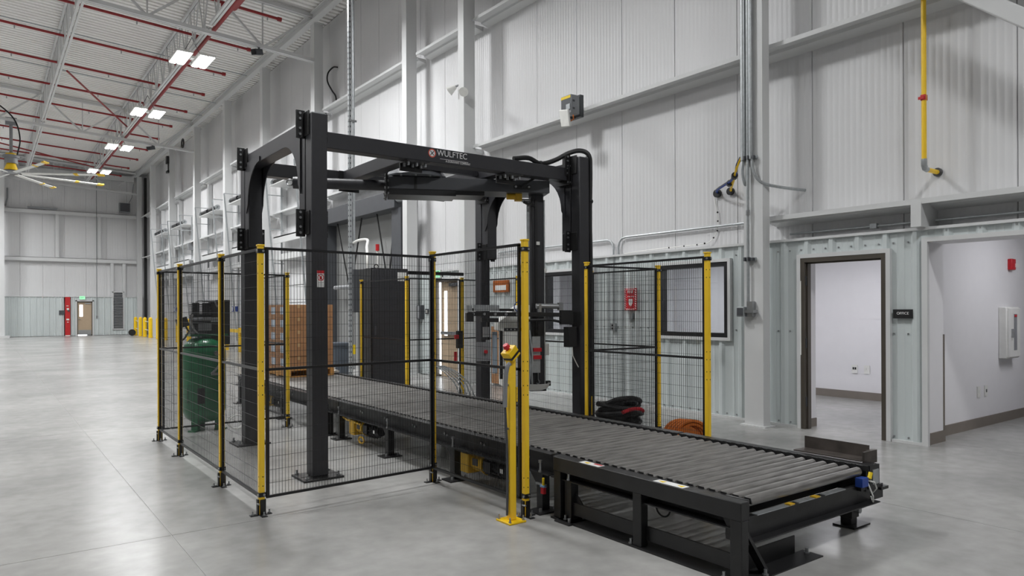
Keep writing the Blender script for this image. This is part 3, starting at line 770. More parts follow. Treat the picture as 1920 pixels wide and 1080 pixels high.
# rotary arm: box girder under the hub
arm = part('rotary_arm', MB().obox(P(.62, 0, 3.017), (D, Nn, U), (1.92, .42, .146)), M['dgrey'], sw, bevel=.006)
part('drive_cover', MB().obox(P(.06, .0, 2.91), (D, Nn, U), (.78, .40, .065)).obox(P(.62, .0, 2.92), (D, Nn, U), (.34, .36, .05)), M['black2'], arm)
part('arm_rib', MB().obox(P(-.02, .213, 3.017), (D, Nn, U), (.03, .01, .13)).obox(P(-.35, 0, 3.0), (D, Nn, U), (.02, .5, .25)), M['black2'], arm)
mb = MB()
for n in (-.2, 0, .23):
    for z in (2.89, 2.95, 3.03, 3.09): mb.cyl(P(-.375, n, z), P(-.355, n, z), .014, 6)
for n in (.23,):
    for z in (2.89, 2.95, 3.03, 3.09): mb.cyl(P(-.34, n, z), P(-.325, n, z), .014, 6)
part('bolt', mb, M['steel'], arm)
part('counterweight_tube', MB().cyl(P(-.36, 0, 3.012), P(-1.3, 0, 3.012), .062, 16).cyl(P(-1.3, 0, 3.012), P(-1.40, 0, 3.012), .068, 16), M['black'], arm)
part('tube_eye', MB().tube([P(-1.435, 0, 3.012) + (D * .035 * math.cos(t) + U * .035 * math.sin(t)) for t in [2*PI*k/12 for k in range(12)]], .01, 6, True), M['steel'], arm)
# sensor bracket on the arm, gearmotor below it
sb = part('sensor_bracket', MB().obox(P(1.24, .215, 3.005), (D, Nn, U), (.2, .012, .05)).bar(P(1.22, .24, 3.01), P(1.4, .26, 3.12), .025, .025), M['black2'], arm)
part('sensor', MB().obox(P(1.40, .28, 3.14), (D, Nn, U), (.05, .04, .08)), M['blue'], sb)
part('bolt', MB().cyl(P(1.16, .22, 3.005), P(1.16, .24, 3.005), .014, 6).cyl(P(1.32, .22, 3.005), P(1.32, .24, 3.005), .014, 6), M['steel'], sb)
gm = part('gearmotor', MB().obox(P(1.22, .08, 2.90), (D, Nn, U), (.08, .08, .085)).cyl(P(1.08, .08, 2.91), P(1.18, .08, 2.91), .036, 12), M['gear'], arm)
part('drive_shaft', MB().cyl(P(1.28, .0, 2.88), P(1.55, .0, 2.88), .022, 8).obox(P(1.42, 0, 2.87), (D, Nn, U), (.08, .1, .08)), M['steel'], gm)
part('roller_chain', MB().tube([P(1.28, .1, 2.85), P(1.34, .1, 2.82), P(1.38, .1, 2.83), P(1.42, .09, 2.80)], .018, 6), M['black2'], gm)
# mast hanging from the arm end
ma = part('mast', MB().obox(P(1.46, 0, 1.755), (D, Nn, U), (.15, .15, 2.375)), M['black'], arm, bevel=.005)
for nm, a, n, wd, c in (('mast_rail', 1.36, .0, .035, 'galv'), ('mast_chain', 1.4, .08, .02, 'iron'), ('mast_belt', 1.44, .08, .03, 'rubber')):
    part(nm, MB().obox(P(a, n, 1.75), (D, Nn, U), (wd, .02, 2.28)), M[c], ma)
part('mast_edge', MB().obox(P(1.545, .06, 1.73), (D, Nn, U), (.014, .04, 2.3)), M['galv'], ma)
part('limit_switch', MB().obox(P(1.555, .07, 2.02), (D, Nn, U), (.03, .04, .05)).obox(P(1.46, .09, 2.35), (D, Nn, U), (.04, .03, .04)).obox(P(1.57, .07, 1.06), (D, Nn, U), (.05, .05, .14)), M['white'], ma)
cp = part('clamp_plate', MB().obox(P(1.43, .1, 1.0), (D, Nn, U), (.1, .02, .44)), M['galv'], ma)
part('red_latch', MB().obox(P(1.44, .125, 1.06), (D, Nn, U), (.1, .03, .045)).obox(P(1.44, .125, .97), (D, Nn, U), (.1, .03, .045)), M['signred'], cp)
part('hook', MB().tube([P(1.45, .12, .78), P(1.45, .12, .70), P(1.47, .12, .67), P(1.45, .12, .64), P(1.43, .12, .66)], .006, 5), M['steel'], cp)
part('drip_tray', MB().lathe(P(1.42, .06, .57), [(.10, 0), (.155, .02), (.19, .085), (.182, .085), (.15, .028), (.1, .012)], 18), M['white'], ma)
part('mast_foot', MB().obox(P(1.46, 0, .58), (D, Nn, U), (.2, .17, .05)).obox(P(1.6, .0, .64), (D, Nn, U), (.06, .06, .06)), M['black2'], ma)
# film carriage: white cover with a slanted top, film roll and rollers
fc = part('film_carriage', MB().add([P(a, n, z) for n in (-.17, .17) for a, z in ((1.02, .62), (1.34, .62), (1.34, 1.60), (1.22, 1.60), (.96, 1.40), (.96, 1.30), (1.02, 1.28))],
    [tuple(range(7)), tuple(range(13, 6, -1))] + [(i, (i + 1) % 7, 7 + (i + 1) % 7, 7 + i) for i in range(7)]), M['white'], arm, bevel=.008)
part('seal_strip', MB().obox(P(1.17, .174, 1.31), (D, Nn, U), (.3, .012, .035)), M['iron'], fc)
mb = MB()
for k in range(6): mb.cyl(P(1.06 + k * .045, .18, 1.31), P(1.06 + k * .045, .186, 1.31), .009, 6)
part('bolt', mb, M['steel'], fc)
part('film_roll', MB().cyl(P(.93, .05, .78), P(.93, .05, 1.28), .032, 12), M['cyan'], fc)
part('guide_roller', MB().cyl(P(.99, .15, .72), P(.99, .15, 1.34), .02, 10).cyl(P(.86, .02, .9), P(.86, .02, 1.4), .022, 10), M['iron'], fc)
part('valve_block', MB().obox(P(.82, .08, 1.28), (D, Nn, U), (.07, .06, .12)).obox(P(.84, .1, 1.14), (D, Nn, U), (.05, .05, .09)), M['steel'], fc)
cbx = part('carriage_control_box', MB().obox(P(.78, .14, 1.05), (D, Nn, U), (.16, .05, .22)), M['grey'], fc)
part('push_button', MB().cyl(P(.8, .165, 1.05), P(.8, .2, 1.05), .022, 10), M['signred'], cbx)
part('flat_cable', MB().tube([P(1.33, .18, 1.3), P(1.36, .2, 1.0), P(1.35, .2, .8), P(1.37, .16, .62)], .012, 6).tube([P(1.31, .19, 1.2), P(1.34, .2, .9), P(1.32, .2, .64)], .009, 6), M['galv'], fc)
# film clamp and cutting arm from the front right leg
a0 = Vector((5.70, 6.46, 1.48)); a1 = Vector((4.50, 6.93, 1.50)); dd = (a1 - a0).normalized(); sd = Vector((dd.y, -dd.x, 0))
ca = part('cutter_arm', MB().bar(a0, a1, .05, .05), M['black2'], sw, bevel=.003)
part('arm_bracket', MB().obox(a0 + dd * .06 + U * -.03, (dd, sd, U), (.2, .07, .17)).box(5.68, 5.70, 6.3, 6.5, 1.36, 1.52), M['black2'], ca)
mb = MB()
for k in range(5): mb.cyl(a1 - dd * (.06 + k * .13) - sd * .03, a1 - dd * (.06 + k * .13) - sd * .04, .016, 8).cyl(a1 - dd * (.06 + k * .13) + sd * .026, a1 - dd * (.06 + k * .13) + sd * .04, .016, 8)
part('bolt', mb, M['steel'], ca)
part('air_cylinder', MB().cyl(a0 + dd * .16 + U * .1, a0 + dd * .46 + U * .1, .032, 12).obox(a0 + dd * .16 + U * .1, (dd, sd, U), (.05, .075, .09)).obox(a0 + dd * .42 + U * .08, (dd, sd, U), (.03, .07, .1)), M['steel'], ca)
part('lower_link', MB().tube([a0 + dd * .05 - U * .1, a0 + dd * .3 - U * .06, a0 + dd * .6 - U * .07], .018, 6), M['iron'], ca)
part('gripper', MB().obox(a1 - dd * .02 - U * .04, (dd, sd, U), (.08, .09, .1)).obox(a1 - dd * .3 + U * .05, (dd, sd, U), (.5, .04, .03)).obox(a1 - dd * .26 - U * .07, (dd, sd, U), (.2, .05, .05)), M['iron'], ca)
part('clear_guard', MB().obox(a1 - dd * .22 + U * .07, (dd, sd, U), (.3, .05, .07)).obox(a1 - dd * .02 + U * .06, (dd, sd, U), (.06, .05, .08)), M['galv'], ca)
part('air_hose', MB().tube([a1 - dd * .62 + U * .03 + (dd * .06 * math.sin(t) + U * (.06 - .06 * math.cos(t))) for t in [2*PI*k/16 for k in range(17)]], .006, 5), M['blue'], ca)
# junction box on the front right leg and cable loop over its top
jb = part('junction_box', MB().box(5.55, 5.68, 6.36, 6.46, 1.1, 1.34), M['black2'], sw, bevel=.005)
part('cord', MB().tube([(5.6, 6.36, 1.1), (5.6, 6.35, 1.0), (5.64, 6.34, .92), (5.68, 6.34, .86)], .006, 5), M['white'], jb)
pts = [(4.9, 6.57, ZB1 + .03), (5.1, 6.55, ZB1 + .06), (5.3, 6.57, ZB1 + .02), (5.5, 6.55, ZB1 + .08), (5.68, 6.5, 3.43), (5.80, 6.42, 3.46), (5.88, 6.36, 3.40), (5.90, 6.36, 3.2), (5.89, 6.36, 2.6), (5.9, 6.36, 2.0), (5.89, 6.36, .5)]
hz = part('cable_hose', MB().hose(pts, .028, 8), M['rubber'], sw)
mb = MB()
for p in ((5.3, 6.57, ZB1 + .02), (5.9, 6.36, 2.85)): mb.ball(p, .036, 8)
part('cable_clip', mb, M['iron'], hz)
# warning sticker on the front left leg
st = part('warning_sticker', MB().box(2.465, 2.535, 6.327, 6.3295, 1.76, 1.915), M['paper'], legA)
yk = 6.3262
part('sticker_header', MB().box(2.465, 2.535, yk, 6.3275, 1.888, 1.915), M['signred'], legA)
part('sticker_ring', ring(2.5, 1.85, .024, .031, yk), M['signred'], legA)
part('sticker_hand', MB().box(2.489, 2.511, yk - .0002, yk + .001, 1.832, 1.862).bar((2.483, yk, 1.871), (2.517, yk, 1.829), .001, .006), M['signred'], legA)
part('sticker_text', MB().box(2.474, 2.526, yk, 6.3275, 1.803, 1.807).box(2.474, 2.52, yk, 6.3275, 1.79, 1.793).box(2.474, 2.526, yk, 6.3275, 1.777, 1.78), M['grey'], legA)
# tall yellow leg-side sensor strip seen behind the cage posts (galvanised mast channel)
# ------------------------------------------------------------------ roller conveyors
RX0, RX1, RZ = 3.555, 4.83, .425; PITCH = .0825
rm = MB().cyl((0, 0, 0), (RX1 - RX0, 0, 0), .0312, 16).cyl((-.03, 0, 0), (RX1 - RX0 + .03, 0, 0), .009, 6).mesh('roller', M['roller'])
def conveyor(name, label, y0, y1, legs, near=True):
    t = thing(name, label, 'roller conveyor', (4.2, y0, 0))
    # side channels: near one with outward flanges, far one with a flat top rail
    part('side_channel', MB().box(3.505, 3.52, y0, y1, .29, .452).box(3.44, 3.505, y0, y1, .444, .452).box(3.42, 3.505, y0, y1, .29, .298), M['black2'], t)
    part('side_channel', MB().box(4.865, 4.88, y0, y1, .29, .462).box(4.88, 4.96, y0, y1, .45, .462).box(4.88, 4.96, y0, y1, .29, .298), M['black2'], t)
    n = int(round((y1 - y0) / PITCH))
    for i in range(n):
        r = inst('roller', rm, t, Matrix.Translation((RX0, y0 + PITCH * (i + .5), RZ)) @ Matrix.Rotation(random.random() * 6.28, 4, 'X'))
    mb = MB()
    for i in range(n):
        yy = y0 + PITCH * i
        mb.prism([(yy - .028, .43), (yy - .018, .462), (yy + .018, .462), (yy + .028, .43)], 0, 3.522, 3.53).prism([(yy - .028, .43), (yy - .016, .468), (yy + .016, .468), (yy + .028, .43)], 0, 4.852, 4.86)
    part('chain_guard', mb, M['black2'], t, kind='stuff')
    mb = MB()
    k = y0 + .2
    while k < y1: mb.box(3.52, 4.865, k - .03, k + .03, .29, .35); k += 1.1
    part('cross_tie', mb, M['black2'], t)
    part('chain_case', MB().box(4.80, 4.86, y0, y1, .3, .38), M['black2'], t)
    for yl in legs:
        for xs_ in (3.43, 4.88):
            lg = part('leg', MB().box(xs_, xs_ + .07, yl - .035, yl + .035, .012, .29).prism([(yl + .035, .28), (yl + .16, .28), (yl + .035, .15)], 0, xs_ + .03, xs_ + .04), M['black2'], t)
            part('foot_plate', MB().box(xs_ - .08, xs_ + .13, yl - .1, yl + .06, 0, .012), M['black2'], lg)
            mb = MB().cyl((xs_ - .04, yl - .06, .012), (xs_ - .04, yl - .06, .04), .012, 6).cyl((xs_ + .1, yl - .06, .012), (xs_ + .1, yl - .06, .04), .012, 6)
            part('anchor_bolt', mb, M['steel'], lg)
            mb = MB().cyl((xs_ + .03 - (.02 if xs_ < 4 else -.02), yl, .298), (xs_ + .03 - (.02 if xs_ < 4 else -.02), yl, .37), .010, 8).cyl((xs_ + .03 - (.02 if xs_ < 4 else -.02), yl, .37), (xs_ + .03 - (.02 if xs_ < 4 else -.02), yl, .39), .019, 6)
            mb.cyl((xs_ + .03 - (.02 if xs_ < 4 else -.02), yl, .298), (xs_ + .03 - (.02 if xs_ < 4 else -.02), yl, .31), .019, 6)
            part('levelling_bolt', mb, M['steel'], lg)
    mb = MB(); k = y0 + .35; random.seed(int(y0 * 10))
    while k < y1 - .2:
        mb.cyl((3.505, k, .37), (3.497, k, .37), .012, 6).cyl((3.505, k + .05, .38), (3.497, k + .05, .38), .012, 6); k += .62
    part('side_bolt', mb, M['steel'], t)
    return t
c3 = conveyor('roller_conveyor', 'far roller conveyor section beyond the wrapping frame, carrying the boxed pallet', 8.32, 12.60, (8.5, 10.2, 12.3))
c2 = conveyor('roller_conveyor', 'middle roller conveyor section running under the rotary arm', 4.16, 8.29, (4.28, 5.55, 6.86, 8.14))
c1 = conveyor('roller_conveyor', 'short roller conveyor section with open end and rusty angle stop', 2.49, 4.13, (3.95,))
# end frame of the nearest section
part('end_plate', MB().box(3.49, 3.505, 2.46, 2.62, .2, .462), M['black2'], c1, bevel=.008)
part('end_beam', MB().box(3.505, 5.0, 2.52, 2.56, .2, .335).box(3.5, 5.0, 2.46, 2.56, .2, .208), M['black2'], c1)
part('end_shelf', MB().box(3.62, 4.0, 2.49, 2.53, .342, .348).box(4.05, 4.3, 2.49, 2.53, .342, .348).box(4.35, 4.6, 2.49, 2.53, .342, .348), M['galv'], c1)
part('shelf_clip', MB().box(3.94, 3.99, 2.48, 2.52, .348, .356).box(4.22, 4.27, 2.48, 2.52, .348, .356), M['gear'], c1)
part('bolt', MB().cyl((3.49, 2.5, .42), (3.475, 2.5, .42), .016, 8).cyl((3.49, 2.5, .22), (3.475, 2.5, .22), .013, 8).cyl((3.49, 2.52, .33), (3.48, 2.52, .33), .01, 8), M['steel'], c1)
lg = part('end_leg', MB().box(4.92, 5.02, 2.62, 2.72, .06, .34).box(4.93, 5.01, 2.63, 2.71, .012, .08), M['black2'], c1, bevel=.003)
part('foot_plate', MB().box(4.88, 5.1, 2.58, 2.74, 0, .012), M['black2'], lg)
part('adjusting_knob', MB().cyl((4.97, 2.62, .12), (4.97, 2.585, .12), .022, 10), M['steel'], lg)
part('photo_eye', MB().box(4.985, 5.03, 2.58, 2.62, .17, .30), M['galv'], lg)
part('reflector', MB().box(4.99, 5.02, 2.572, 2.581, .21, .28), M['signred'], lg)
part('sensor', MB().box(4.74, 4.82, 2.45, 2.5, .34, .40), M['blue'], c1)
part('sensor_cable', MB().tube([(4.82, 2.46, .38), (4.88, 2.44, .36), (4.93, 2.45, .31), (4.96, 2.5, .26)], .006, 5).tube([(4.83, 2.46, .36), (4.86, 2.44, .27), (4.9, 2.46, .22), (4.95, 2.5, .24)], .006, 5), M['white'], c1)
part('cable_gland', MB().cyl((4.83, 2.45, .39), (4.85, 2.45, .43), .014, 8), M['tyellow'], c1)
part('gearbox_plate', MB().box(4.9, 5.03, 2.48, 2.56, .3, .46), M['black2'], c1)
part('plate_label', MB().box(4.93, 5.01, 2.474, 2.481, .33, .43), M['galv'], c1)
part('rear_bracket', MB().box(4.98, 5.16, 2.52, 2.56, .2, .3).box(5.1, 5.2, 2.5, 2.55, .26, .28), M['black2'], c1)
# pallet stop angle at the far corner
ps = thing('pallet_stop', 'rusty black steel angle stop on the corner of the short conveyor', 'guide', (5.05, 2.78, .462))
part('angle', MB().box(4.97, 5.13, 2.58, 3.1, .463, .471).box(5.122, 5.13, 2.6, 3.1, .471, .56), M['raw'], ps)
part('end_lip', MB().box(4.99, 5.07, 2.565, 2.58, .44, .53).box(5.07, 5.17, 2.565, 2.6, .44, .53), M['raw'], ps)
# floor mounted guard along the near side
gd = thing('guard_rail', 'black box section guard rail bolted to the floor beside the short conveyor', 'guard', (3.43, 3.25, 0))
gy0, gy1 = 2.44, 4.075
part('top_tube', MB().box(3.395, 3.475, gy0, gy1, .355, .46), M['black2'], gd, bevel=.005)
for ya, yb in ((4.0, 4.075), (3.2, 3.275), (gy0, gy0 + .08)): part('upright', MB().box(3.4, 3.465, ya, yb, .012, .356), M['black2'], gd, bevel=.004)
part('kick_rail', MB().box(3.45, 3.465, gy0 + .08, 4.0, .05, .14), M['black2'], gd)
part('floor_plate', MB().box(3.385, 3.56, gy0 - .05, gy1 + .02, 0, .012), M['black2'], gd)
part('corner_gusset', MB().prism([(4.0, .1), (4.0, .3), (3.8, .1)], 0, 3.47, 3.48).prism([(gy0 + .08, .35), (gy0 + .16, .35), (gy0 + .08, .2)], 0, 3.44, 3.45), M['black2'], gd)
part('diagonal_brace', MB().bar((3.46, 2.475, .28), (3.66, 2.475, .015), .06, .02, (1, 0, 1)), M['black2'], gd)
part('stay_angle', MB().box(3.5, 4.2, 2.42, 2.56, .0, .008).box(3.5, 4.1, 2.552, 2.56, .008, .12), M['black2'], gd)
mb = MB()
for x, y in ((3.415, 3.96), (3.40, 2.56), (4.15, 2.5), (3.62, 2.44), (3.41, 3.3)): mb.cyl((x, y, .01), (x, y, .045), .01, 6).cyl((x, y, .01), (x, y, .02), .018, 6)
part('anchor_bolt', mb, M['steel'], gd)
def decal(y0, y1, tri):
    d = part('warning_label', MB().box(3.402, 3.466, y0, y1, .4602, .4612), M['paper'], gd)
    for yy in tri: part('warning_triangle', MB().prism([(3.415, yy - .03), (3.455, yy - .03), (3.435, yy + .02)][:3], 2, .4612, .462), M['tyellow'], gd)
    return d
decal(3.60, 3.80, (3.755,)); decal(2.86, 3.10, (3.06, 2.91))
part('warning_stripe', MB().box(3.44, 3.462, 3.61, 3.69, .4612, .4618), M['signred'], gd)
solo('cable_loop', MB().tube([(3.52, 3.12 + .06 * math.cos(t), .27 + .06 * math.sin(t)) for t in [2*PI*k/20 for k in range(20)]], .006, 5, True), M['rubber'], 'black cable tied in a ring under the nearest conveyor', 'cable')
# gear motors under the conveyors
def gearmotor(y, label, loop=False):
    t = thing('gear_motor', label, 'motor', (3.56, y, .2))
    c = (3.55, y, .20)
    gbx = part('gearbox', MB().cyl((3.55, y + .02, .2), (3.55, y - .16, .2), .085, 18).box(3.44, 3.66, y + .0, y + .13, .10, .27).cyl((3.55, y + .13, .16), (3.55, y + .17, .16), .04, 10).cyl((3.55, y + .02, .285), (3.55, y - .02, .285), .03, 8), M['gear'], t, bevel=.006)
    part('name_plate', MB().box(3.462, 3.466, y - .11, y - .03, .18, .24), M['dgrey'], gbx)
    part('flange', MB().cyl((3.55, y - .16, .2), (3.55, y - .18, .2), .098, 18), M['gear'], gbx)
    part('motor_body', MB().cyl((3.55, y - .18, .2), (3.55, y - .42, .2), .082, 18).cyl((3.55, y - .42, .2), (3.55, y - .5, .2), .075, 16, .055), M['iron'], t)
    mb = MB()
    for k in range(16):
        a = 2 * PI * k / 16; mb.obox((3.55 + .086 * math.cos(a), y - .3, .2 + .086 * math.sin(a)), ((0, 1, 0), (math.cos(a), 0, math.sin(a)), (-math.sin(a), 0, math.cos(a))), (.2, .02, .006))
    part('cooling_fin', mb, M['iron'], t)
    part('terminal_box', MB().box(3.44, 3.5, y - .34, y - .24, .16, .25), M['iron'], t)
    part('rating_label', MB().box(3.470, 3.474, y - .48, y - .44, .18, .215), M['paper'], t)
    if loop:
        part('power_cable', MB().tube([(3.46, y + .35, .27), (3.45, y + .2, .255), (3.45, y - .02, .25), (3.46, y - .15, .24)], .012, 6).tube([(3.45, y - .18 + .07 * math.cos(k), .07 + .035 * math.sin(k)) for k in [2*PI*i/14 for i in range(15)]], .01, 6), M['gear'], t)
    return t
gearmotor(5.30, 'yellow gearmotor with black motor under the conveyor beside the emergency stop post')
gearmotor(7.72, 'yellow gearmotor with yellow cable loop under the conveyor behind the front mesh', True)
gearmotor(10.9, 'yellow gearmotor under the far conveyor section')
t = thing('valve_unit', 'small valve with red bulb and yellow cap on the conveyor leg beside the guard', 'valve', (3.42, 4.2, .2))
part('bulb', MB().box(3.40, 3.425, 4.195, 4.23, .15, .2), M['signred'], t)
part('collar', MB().box(3.396, 3.428, 4.19, 4.235, .2, .215), mat('pale_blue_plastic', (130, 170, 210), .4), t)
part('yellow_cap', MB().cyl((3.41, 4.21, .215), (3.41, 4.21, .27), .010, 8), M['tyellow'], t)
part('hanger_plate', MB().box(3.415, 3.43, 4.19, 4.31, .205, .22), M['steel'], t)
# ------------------------------------------------------------------ emergency stop post
t = thing('emergency_stop_post', 'slim yellow post with tilted yellow box and red emergency stop button', 'control post', (3.115, 4.205, 0))
ex, ey = 3.102, 4.20
part('base_plate', MB().box(ex - .08, ex + .072, ey - .085, ey + .085, 0, .014), M['yellow2'], t, bevel=.003)
part('tube', MB().box(ex - .026, ex + .026, ey - .026, ey + .026, .014, 1.19), M['yellow'], t, bevel=.004)
mb = MB()
for a in (-.064, .056):
    for b in (-.068, .068): mb.cyl((ex + a, ey + b, .014), (ex + a, ey + b, .05), .006, 6).cyl((ex + a, ey + b, .014), (ex + a, ey + b, .024), .011, 6)
part('anchor_bolt', mb, M['steel'], t)
mb = MB()
for z in (1.0, .3, .68): mb.cyl((ex - .026, ey, z), (ex - .034, ey, z), .008, 6)
part('side_bolt', mb, M['steel'], t)
V = Vector
fx = V((-.62, -.1, .76)).normalized(); rx = V((.16, -.987, 0)); ux = fx.cross(rx).normalized()   # box faces up towards the aisle
bc = V((ex - .005, ey - .005, 1.225))
bx = part('switch_box', MB().obox(bc + fx * .02, (fx, rx, ux), (.05, .085, .1)).obox(bc - fx * .028, (fx, rx, ux), (.022, .085, .1)), M['yellow2'], t, bevel=.006)
part('box_seal', MB().obox(bc - fx * .011, (fx, rx, ux), (.016, .087, .102)), M['iron'], bx)
part('mushroom_button', MB().cyl(bc + fx * .062, bc + fx * .088, .026, 16, .02).cyl(bc + fx * .045, bc + fx * .062, .016, 12), M['signred'], bx)
cd = part('flexible_conduit', MB().hose([(ex - .045, ey - .05, 1.16), (ex - .062, ey - .045, 1.14), (ex - .066, ey - .03, 1.08), (ex - .06, ey - .01, .95), (ex - .055, ey, .84)], .017, 8), M['grey'], t)
part('control_cable', MB().tube([(ex - .055, ey, .85), (ex - .04, ey, .6), (ex - .036, ey, .3), (ex - .04, ey, .05)], .009, 6), M['dgrey'], cd)
# ------------------------------------------------------------------ air compressor
cx, cy = 2.33, 9.93
t = thing('air_compressor', 'green upright tank air compressor with black pump behind the mesh fence', 'compressor', (cx, cy, 0))
part('tank', MB().lathe((cx, cy, 0), [(.05, .09), (.17, .115), (.235, .17), (.26, .25), (.26, 1.02), (.235, 1.12), (.17, 1.18), (.05, 1.21)], 28), M['green'], t)
for a in (225, 315, 90):
    r = math.radians(a); ca_, sa = math.cos(r), math.sin(r)
    part('foot', MB().obox((cx + .2 * ca_, cy + .2 * sa, .1), ((ca_, sa, 0), (-sa, ca_, 0), (0, 0, 1)), (.05, .09, .17)).obox((cx + .23 * ca_, cy + .23 * sa, .01), ((ca_, sa, 0), (-sa, ca_, 0), (0, 0, 1)), (.12, .1, .02)), M['green'], t)
part('platform', MB().box(cx - .2, cx + .26, cy - .16, cy + .16, 1.22, 1.245).box(cx - .1, cx + .1, cy - .08, cy + .08, 1.16, 1.22), M['green'], t)
pu = part('pump', MB().cyl((cx - .16, cy, 1.4), (cx + .06, cy, 1.4), .11, 16).box(cx - .15, cx + .05, cy - .14, cy + .14, 1.245, 1.36), M['iron'], t)
mb = MB()
for a in (-.1, .02):
    for k in range(7): mb.box(cx + a - .065, cx + a + .065, cy - .1, cy + .1, 1.49 + k * .022, 1.50 + k * .022)
    mb.cyl((cx + a, cy, 1.45), (cx + a, cy, 1.65), .045, 12)
part('cylinder_head', mb, M['iron'], pu)
part('outlet_pipe', MB().tube([(cx - .12, cy - .1, 1.66), (cx - .1, cy - .13, 1.68), (cx + .1, cy - .13, 1.68), (cx + .14, cy - .1, 1.6)], .014, 6).tube([(cx - .16, cy - .12, 1.5), (cx - .19, cy - .13, 1.4), (cx - .15, cy - .14, 1.3), (cx - .06, cy - .12, 1.21)], .012, 6), M['steel'], pu)
part('nameplate', MB().box(cx - .1, cx + .06, cy - .146, cy - .141, 1.29, 1.38), M['grey'], pu)
part('motor', MB().cyl((cx - .16, cy - .06, 1.43), (cx + .16, cy - .06, 1.43), .05, 14), M['steel'], pu)
part('belt_guard', MB().box(cx + .06, cx + .3, cy - .1, cy + .02, 1.1, 1.68).box(cx - .02, cx + .3, cy - .12, cy + .04, 1.66, 1.69), M['black2'], t, bevel=.01)
part('pressure_switch', MB().obox((cx - .29, cy - .12, 1.40), ((.95, 0, .3), (0, 1, 0), (-.3, 0, .95)), (.13, .09, .12)), M['black2'], t, bevel=.005)
part('switch_cable', MB().tube([(cx - .25, cy - .12, 1.35), (cx - .22, cy - .15, 1.28), (cx - .28, cy - .2, 1.2), (cx - .36, cy - .2, 1.14)], .012, 6), M['rubber'], t)
part('tank_label', MB().box(cx - .232, cx - .228, cy - .13, cy - .06, .36, .56).box(cx - .14, cx - .05, cy - .254, cy - .247, .36, .56), M['iron'], t)
part('drain_valve', MB().cyl((cx + .09, cy - .24, 1.0), (cx + .09, cy - .30, 1.0), .03, 10).tube([(cx + .12, cy - .25, .9), (cx + .12, cy - .29, .85), (cx + .06, cy - .3, .78), (cx + .02, cy - .28, .74)], .014, 6).box(cx + .02, cx + .14, cy - .3, cy - .26, .72, .75), M['steel'], t)
solo('air_hose', MB().tube([(cx + .32 + .1 * math.cos(a), cy - .3 + .04 * math.sin(a * .5), .1 + .09 * math.sin(a)) for a in [k * .5 for k in range(26)]], .008, 5), M['white'], 'white air hose coiled on the floor beside the green compressor', 'hose')
# ------------------------------------------------------------------ pallet with cartons on the far conveyor
px, py_, pz = 3.95, 11.45, .4585
t = thing('pallet', 'pale wooden pallet under the stacked brown cartons', 'pallet', (px, py_, pz))
for i in range(4): part('deck_board', MB().box(px, px + .80, py_ + i * .255, py_ + i * .255 + .2, pz + .105, pz + .125), M['wood'], t)
for i in range(3): part('stringer', MB().box(px + i * .365, px + i * .365 + .07, py_, py_ + .965, pz + .018, pz + .105), M['wood'], t)
for i in range(3): part('bottom_board', MB().box(px, px + .80, py_ + i * .42, py_ + i * .42 + .12, pz, pz + .018), M['wood'], t)
LN = ['bottom layer', 'second layer from the bottom', 'middle layer', 'fourth layer from the bottom', 'top layer']
bh = .212
for L_ in range(5):
    for i in range(2):
        for j in range(2):
            x0 = px + .01 + i * .395; y0 = py_ + .01 + j * .48; z0 = pz + .126 + L_ * bh
            dj = random.uniform(-.004, .004)
            b = thing('carton', 'brown carton at the %s %s of the %s on the pallet' % ('front' if j == 0 else 'back', 'left' if i == 0 else 'right', LN[L_]), 'carton', (x0, y0, z0), group='cartons stacked on the pallet')
            part('box', MB().box(x0 + dj, x0 + .385 + dj, y0 + dj, y0 + .47 + dj, z0, z0 + bh - .004), M['card'], b, bevel=.004)
            part('tape', MB().box(x0 + .17, x0 + .215, y0 - .001 + dj, y0 + .47, z0 + bh - .004, z0 + bh - .003).box(x0 + .17, x0 + .215, y0 - .001 + dj, y0 + dj, z0 + bh - .06, z0 + bh - .004), mat('carton_tape', (196, 160, 118), .3) if L_ + i + j == 0 else bpy.data.materials['carton_tape'], b)
            if i == 0: part('shipping_label', MB().box(x0 - .001 + dj, x0 + dj, y0 + .13, y0 + .33, z0 + .05, z0 + .17), M['cyan'], b)
mb = MB()
random.seed(3)
for k in range(9): mb.obox((4.80 + random.uniform(-.02, .12), 11.6 + k * .05, .49 + random.uniform(0, .03)), (V((1, random.uniform(-.6, .6), random.uniform(-.5, .5))), V((0, 1, random.uniform(-.4, .4))), V((random.uniform(-.4, .4), 0, 1))), (.09, .07, .035))
solo('plastic_film', mb, M['white'], 'crumpled white plastic film beside the pallet on the far conveyor', 'plastic film')
# ------------------------------------------------------------------ control cabinet, stack light, strut
t = thing('control_cabinet', 'tall black electrical cabinet behind the far conveyor', 'cabinet', (5.98, 12.05, 0))
part('enclosure', MB().box(5.60, 6.36, 11.82, 12.34, .06, 2.31), M['black2'], t, bevel=.012)
part('door', MB().box(5.63, 6.33, 11.80, 11.82, .1, 2.28), M['black'], t, bevel=.006)
part('plinth', MB().box(5.62, 6.34, 11.84, 12.32, 0, .06), M['dark'], t)
part('door_label', MB().box(6.13, 6.31, 11.795, 11.8, 2.08, 2.24), M['white'], t)
part('lifting_eye', MB().tube([(5.8 + .04 * math.cos(a), 12.0, 2.345 + .04 * math.sin(a)) for a in [2*PI*k/12 for k in range(12)]], .01, 5, True), M['iron'], t)
part('door_handle', MB().box(5.66, 5.69, 11.77, 11.80, 1.1, 1.26), M['dgrey'], t)
sl_ = part('stack_light', MB().cyl((5.85, 12.05, 2.31), (5.85, 12.05, 2.64), .022, 10), M['white'], t)
part('red_lens', MB().cyl((5.85, 12.05, 2.64), (5.85, 12.05, 2.76), .036, 12), M['fire'], sl_)
